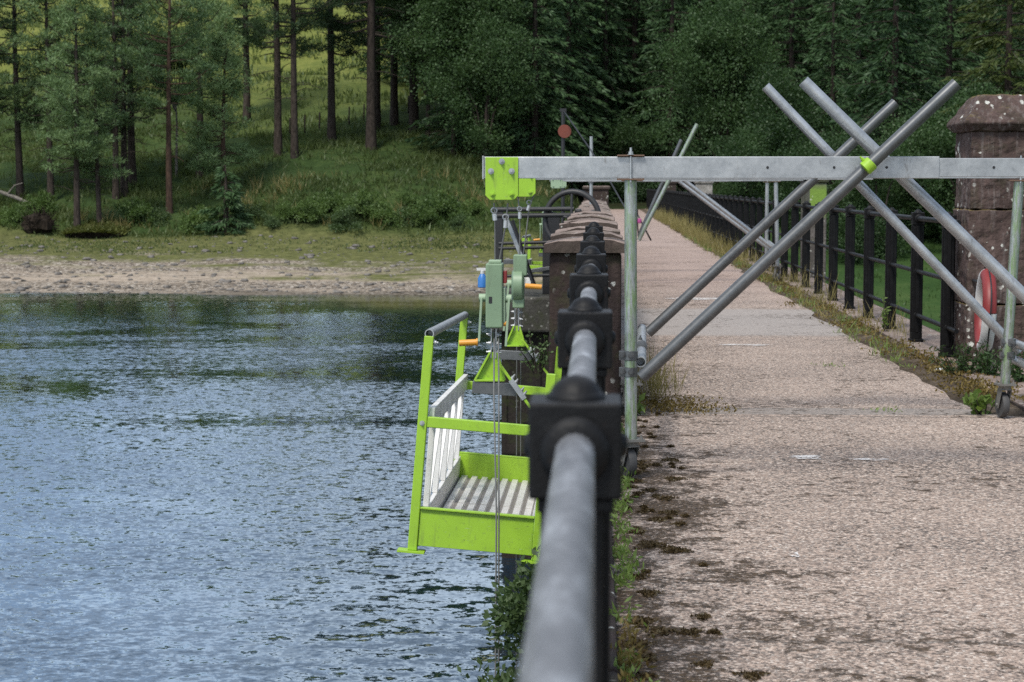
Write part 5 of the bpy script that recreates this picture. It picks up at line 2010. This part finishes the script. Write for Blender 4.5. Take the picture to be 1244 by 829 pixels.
# weeds along the left foot of the railing
parts, red = [], []
for i in range(75):
    y = 3.0 + 8.5 * rng.random()
    x = 0.078 + 0.03 * abs(rng.normal())
    c = np.array([[x, y, 0.0]])
    h = 0.03 + 0.06 * rng.random()
    n = 26
    C = c + np.concatenate([rng.normal(size=(n, 2)) * 0.025, rng.random((n, 1)) * h], 1)
    D = rng.normal(size=(n, 3)) * 0.7 + np.array([0, 0, 0.5])
    a = leaf_arrays(C, D, 0.022 + 0.02 * rng.random(n), 0.011, rng)
    (red if (y < 6.2 and rng.random() < 0.6) else parts).append(a)
    (red if y < 6.2 and rng.random() < 0.5 else parts).append(tuft((x, y, 0), 6, h * 1.3, 0.015, rng, 0.004, 0.25))
V, Q = merge(parts)
tag(np_mesh('weeds', V, Q, M['weed']), 'small green weeds growing along the foot of the near railing', 'weeds', kind='stuff')
V, Q = merge(red)
tag(np_mesh('red_weeds', V, Q, M['redweed']), 'reddish stonecrop weeds along the foot of the near railing', 'weeds', kind='stuff')

# brown moss cushions on the walkway
parts = []
for i in range(100):
    if i < 102:
        y = 3.4 + 9.0 * rng.random() ** 0.9; x = 0.13 + abs(rng.normal()) * 0.15
    else:
        y = 4 + 10 * rng.random(); x = 0.3 + 2.1 * rng.random()
    s_ = 0.008 + 0.04 * rng.random() ** 2.6
    if i >= 102: s_ *= 0.5
    n = int(120 + 5200 * s_)
    r_ = np.sqrt(rng.random(n)); a = rng.random(n) * 6.28
    lob = 1 + 0.45 * np.sin(a * 3 + i) + 0.25 * np.sin(a * 7 + 2 * i)
    C = np.stack([x + s_ * 1.3 * lob * r_ * np.cos(a), y + s_ * 1.6 * lob * r_ * np.sin(a), 0.003 * (1 - r_ ** 2) * (0.4 + rng.random(n))], 1)
    D = rng.normal(size=(n, 3)) * np.array([0.9, 0.9, 0.35]) + np.array([0, 0, 0.25])
    parts.append(leaf_arrays(C, D, 0.009 + 0.007 * rng.random(n), 0.007, rng))
V, Q = merge(parts)
tag(np_mesh('moss', V, Q, M['moss']), 'clumps of dark brown moss scattered on the walkway', 'moss', kind='stuff')
# yellow moss heaps by the walkway edge and under right railing
parts = []
for (px, py, n, sx, sy) in ((800, 492, 900, 0.16, 0.2), (832, 500, 500, 0.18, 0.12)):
    c = P(px, py, CAMZ / (py - VPY))
    C = np.stack([c.x + rng.normal(size=n) * sx, c.y + rng.normal(size=n) * sy, 0.035 * rng.random(n)], 1)
    parts.append(leaf_arrays(C, rng.normal(size=(n, 3)) * 0.7 + np.array([0, 0, 0.5]), 0.02, 0.013, rng))
for i in range(150):
    y = 13 + 60 * rng.random() ** 1.6
    n = 50
    x = 2.72 + 0.10 * rng.normal()
    C = np.stack([x + rng.normal(size=n) * 0.08, y + rng.normal(size=n) * 0.16, 0.02 + 0.03 * rng.random(n)], 1)
    parts.append(leaf_arrays(C, rng.normal(size=(n, 3)) * 0.8 + np.array([0, 0, 0.5]), 0.03, 0.018, rng))
V, Q = merge(parts)
M['ymoss'] = mat_foliage('ochre_moss', (0.07, 0.045, 0.012), (0.26, 0.19, 0.06), 0.2, 6.0)
tag(np_mesh('ochre_moss', V, Q, M['ymoss']), 'ochre coloured moss along the walkway edges', 'moss', kind='stuff')

# dry grass: tuft by the near leg and along the right verge
parts = []
for (px, py, n, h, sp) in ((793, 488, 90, 0.34, 0.06), (800, 482, 60, 0.30, 0.08), (788, 470, 70, 0.36, 0.06)):
    c = P(px, py, CAMZ / (py - VPY))
    parts.append(tuft((c.x, c.y, 0), n, h, sp, rng, 0.005, 0.3))
for i in range(210):
    y = 15.2 + 80 * rng.random() ** 0.9
    x = 2.66 + 0.09 * rng.normal()
    parts.append(tuft((x, y, 0), 12, 0.05 + 0.14 * rng.random() * (0.5 + y / 35), 0.05, rng, 0.005 + y * 0.00018, 0.4))
for i in range(130):
    y = 36 + 50 * rng.random()
    x = 2.72 + 0.10 * rng.normal()
    parts.append(tuft((x, y, 0), 14, 0.30 + 0.35 * rng.random(), 0.09, rng, 0.012, 0.3))
for i in range(60):
    y = 17 + 30 * rng.random()
    parts.append(tuft((2.86 + 0.05 * rng.normal(), y, 0.03), 10, 0.2 + 0.25 * rng.random(), 0.05, rng, 0.006, 0.35))
V, Q = merge(parts)
tag(np_mesh('dry_grass', V, Q, M['straw']), 'straw coloured dry grass growing along the walkway edges', 'grass', kind='stuff')
parts = []
for i in range(120):
    y = 15.4 + 40 * rng.random() ** 1.3
    x = 2.60 + 0.07 * rng.normal()
    parts.append(tuft((x, y, 0), 14, 0.06 + 0.10 * rng.random(), 0.05, rng, 0.007, 0.6))
c = P(790, 496, CAMZ / 271)
for i in range(6):
    parts.append(tuft((c.x - 0.12 + 0.03 * rng.normal(), c.y + 0.1 * rng.normal(), 0), 14, 0.06, 0.03, rng, 0.012, 0.8))
for (px, py) in ((1005, 443), (1080, 498)):
    c = P(px, py, CAMZ / (py - VPY))
    parts.append(tuft((c.x, c.y, 0), 30, 0.035, 0.07, rng, 0.008, 0.9))
V, Q = merge(parts)
tag(np_mesh('verge_grass', V, Q, M['weed']), 'short green grass on the right verge of the walkway', 'grass', kind='stuff')


def herb(name, loc, label, cat, mat, n, h, sp, ll, lw, rng, stems=7):
    root = empty(name, loc)
    tag(root, label, cat)
    b = MB()
    parts = []
    for s in range(stems):
        tip = Vector((rng.normal() * sp, rng.normal() * sp, h * (0.5 + 0.6 * rng.random())))
        base = Vector((tip.x * 0.25, tip.y * 0.25, -0.02))
        mid = base.lerp(tip, 0.55) + Vector((0, 0, h * 0.06))
        b.path([base, mid, tip], [0.006, 0.004, 0.002], 5, caps=False)
        m = n // stems
        f = 0.15 + 0.85 * rng.random(m)
        C = np.array(base)[None, :] * (1 - f[:, None]) + np.array(tip)[None, :] * f[:, None] + rng.normal(size=(m, 3)) * 0.10 * sp
        D = rng.normal(size=(m, 3)) + np.array([tip.x * 2, tip.y * 2, 0.4])
        parts.append(leaf_arrays(C, D, ll * (0.6 + 0.7 * rng.random(m)), lw * (0.7 + 0.5 * rng.random(m)), rng))
    b.build('stem', M['bark'], root)
    V, Q = merge(parts)
    np_mesh('foliage', V, Q, M[mat], root)
    return root


c = P(1172, 452, CAMZ / (470 - VPY)); herb('weed_clump', (2.86, 14.9, 0.0), 'grey green weeds at the foot of the tall pier', 'weeds clump', 'bushleaf', 700, 0.24, 0.12, 0.05, 0.012, rng, 22)
herb('weed_clump', (3.02, 14.75, 0.0), 'tangled green weeds under the life ring', 'weeds clump', 'leaf', 700, 0.22, 0.12, 0.040, 0.018, rng, 20)
herb('weed_clump', (3.2, 14.2, 0.0), 'dark green leafy weeds between the life ring and the rear caster', 'weeds clump', 'leaf', 600, 0.26, 0.13, 0.045, 0.026, rng, 18)
c = P(1205, 500, kr); herb('leafy_plant', (c.x, Yr + 0.25, 0.0), 'broad leaved bright green plant beside the right rear caster', 'plant', 'weed', 70, 0.14, 0.07, 0.075, 0.05, rng, 8)
herb('tall_weed', (2.86, 17.55 + 1.5, 0.03), 'single upright weed with yellow green leaves against a railing post', 'weed', 'weed', 70, 0.42, 0.03, 0.05, 0.022, rng, 3)
herb('ivy_sprig', (-0.38, 12.15, 0.30), 'small leafy sprig growing from the parapet wall by the far hoist', 'plant', 'bushleaf', 220, 0.25, 0.08, 0.03, 0.018, rng, 10)
herb('dock_plant', (0.20, Yr + 0.1, 0.0), 'little broad leaved weed at the foot of the near scaffold leg', 'plant', 'weed', 40, 0.10, 0.06, 0.07, 0.04, rng, 6)

# shrub growing out of the dam face below the cradle
shc = P(610, 800, 0.0036)
sb = broad_proto(91, 0.80, 0.30, 'bushleaf', 46, 'wall_shrub', 0.08, 0.038, 0.021, 90, 'bark', 0.008, (0.7, 0.7))
sb.location = (shc.x + 0.10, shc.y, shc.z - 0.42)
tag(sb, 'leafy green shrub growing out of the dam wall at the bottom, below the cradle', 'shrub')

# ---------------------------------------------------------------- light and world
wd = bpy.data.worlds.new('World')
scene.world = wd
wd.use_nodes = True
nt = wd.node_tree
bg = nt.nodes['Background']
sky = nt.nodes.new('ShaderNodeTexSky')
sky.sky_type = 'NISHITA'
sky.sun_disc = False
SUN_EL, SUN_AZ = R(56), R(205)   # azimuth clockwise from +Y
sky.sun_elevation = SUN_EL
sky.sun_rotation = SUN_AZ
sky.air_density = 1.0
sky.dust_density = 0.6
sky.ozone_density = 2.0
tc = nt.nodes.new('ShaderNodeTexCoord')
mp = nt.nodes.new('ShaderNodeMapping')
mp.inputs['Scale'].default_value = (1.0, 1.0, 2.2)
nt.links.new(tc.outputs['Generated'], mp.inputs['Vector'])
cn = nt.nodes.new('ShaderNodeTexNoise')
cn.inputs['Scale'].default_value = 2.4
cn.inputs['Detail'].default_value = 7
cn.inputs['Roughness'].default_value = 0.6
nt.links.new(mp.outputs['Vector'], cn.inputs['Vector'])
cr_ = nt.nodes.new('ShaderNodeValToRGB')
cr_.color_ramp.elements[0].position = 0.39
cr_.color_ramp.elements[0].color = (0, 0, 0, 1)
cr_.color_ramp.elements[1].position = 0.60
cr_.color_ramp.elements[1].color = (1, 1, 1, 1)
nt.links.new(cn.outputs['Fac'], cr_.inputs['Fac'])
cm = nt.nodes.new('ShaderNodeMix')
cm.data_type = 'RGBA'
nt.links.new(cr_.outputs['Color'], cm.inputs[0])
nt.links.new(sky.outputs[0], cm.inputs[6])
cm.inputs[7].default_value = (6.6, 7.4, 8.6, 1)
nt.links.new(cm.outputs[2], bg.inputs[0])
bg.inputs[1].default_value = 0.15
sl = bpy.data.lights.new('sun', 'SUN')
sl.energy = 3.9
sl.angle = R(14)
sl.color = (1.0, 0.95, 0.87)
so = bpy.data.objects.new('sun', sl)
col.objects.link(so)
sd = Vector((math.sin(SUN_AZ) * math.cos(SUN_EL), math.cos(SUN_AZ) * math.cos(SUN_EL), math.sin(SUN_EL)))
so.rotation_euler = (-sd).to_track_quat('-Z', 'Y').to_euler()
so.location = sd * 60

scene.view_settings.view_transform = 'Standard'
scene.view_settings.look = 'None'
scene.view_settings.exposure = 0
scene.render.engine = 'CYCLES'
scene.cycles.max_bounces = 6
scene.cycles.diffuse_bounces = 3
scene.cycles.glossy_bounces = 3
scene.cycles.transmission_bounces = 3
scene.cycles.caustics_reflective = False
scene.cycles.caustics_refractive = False
scene.cycles.use_denoising = False
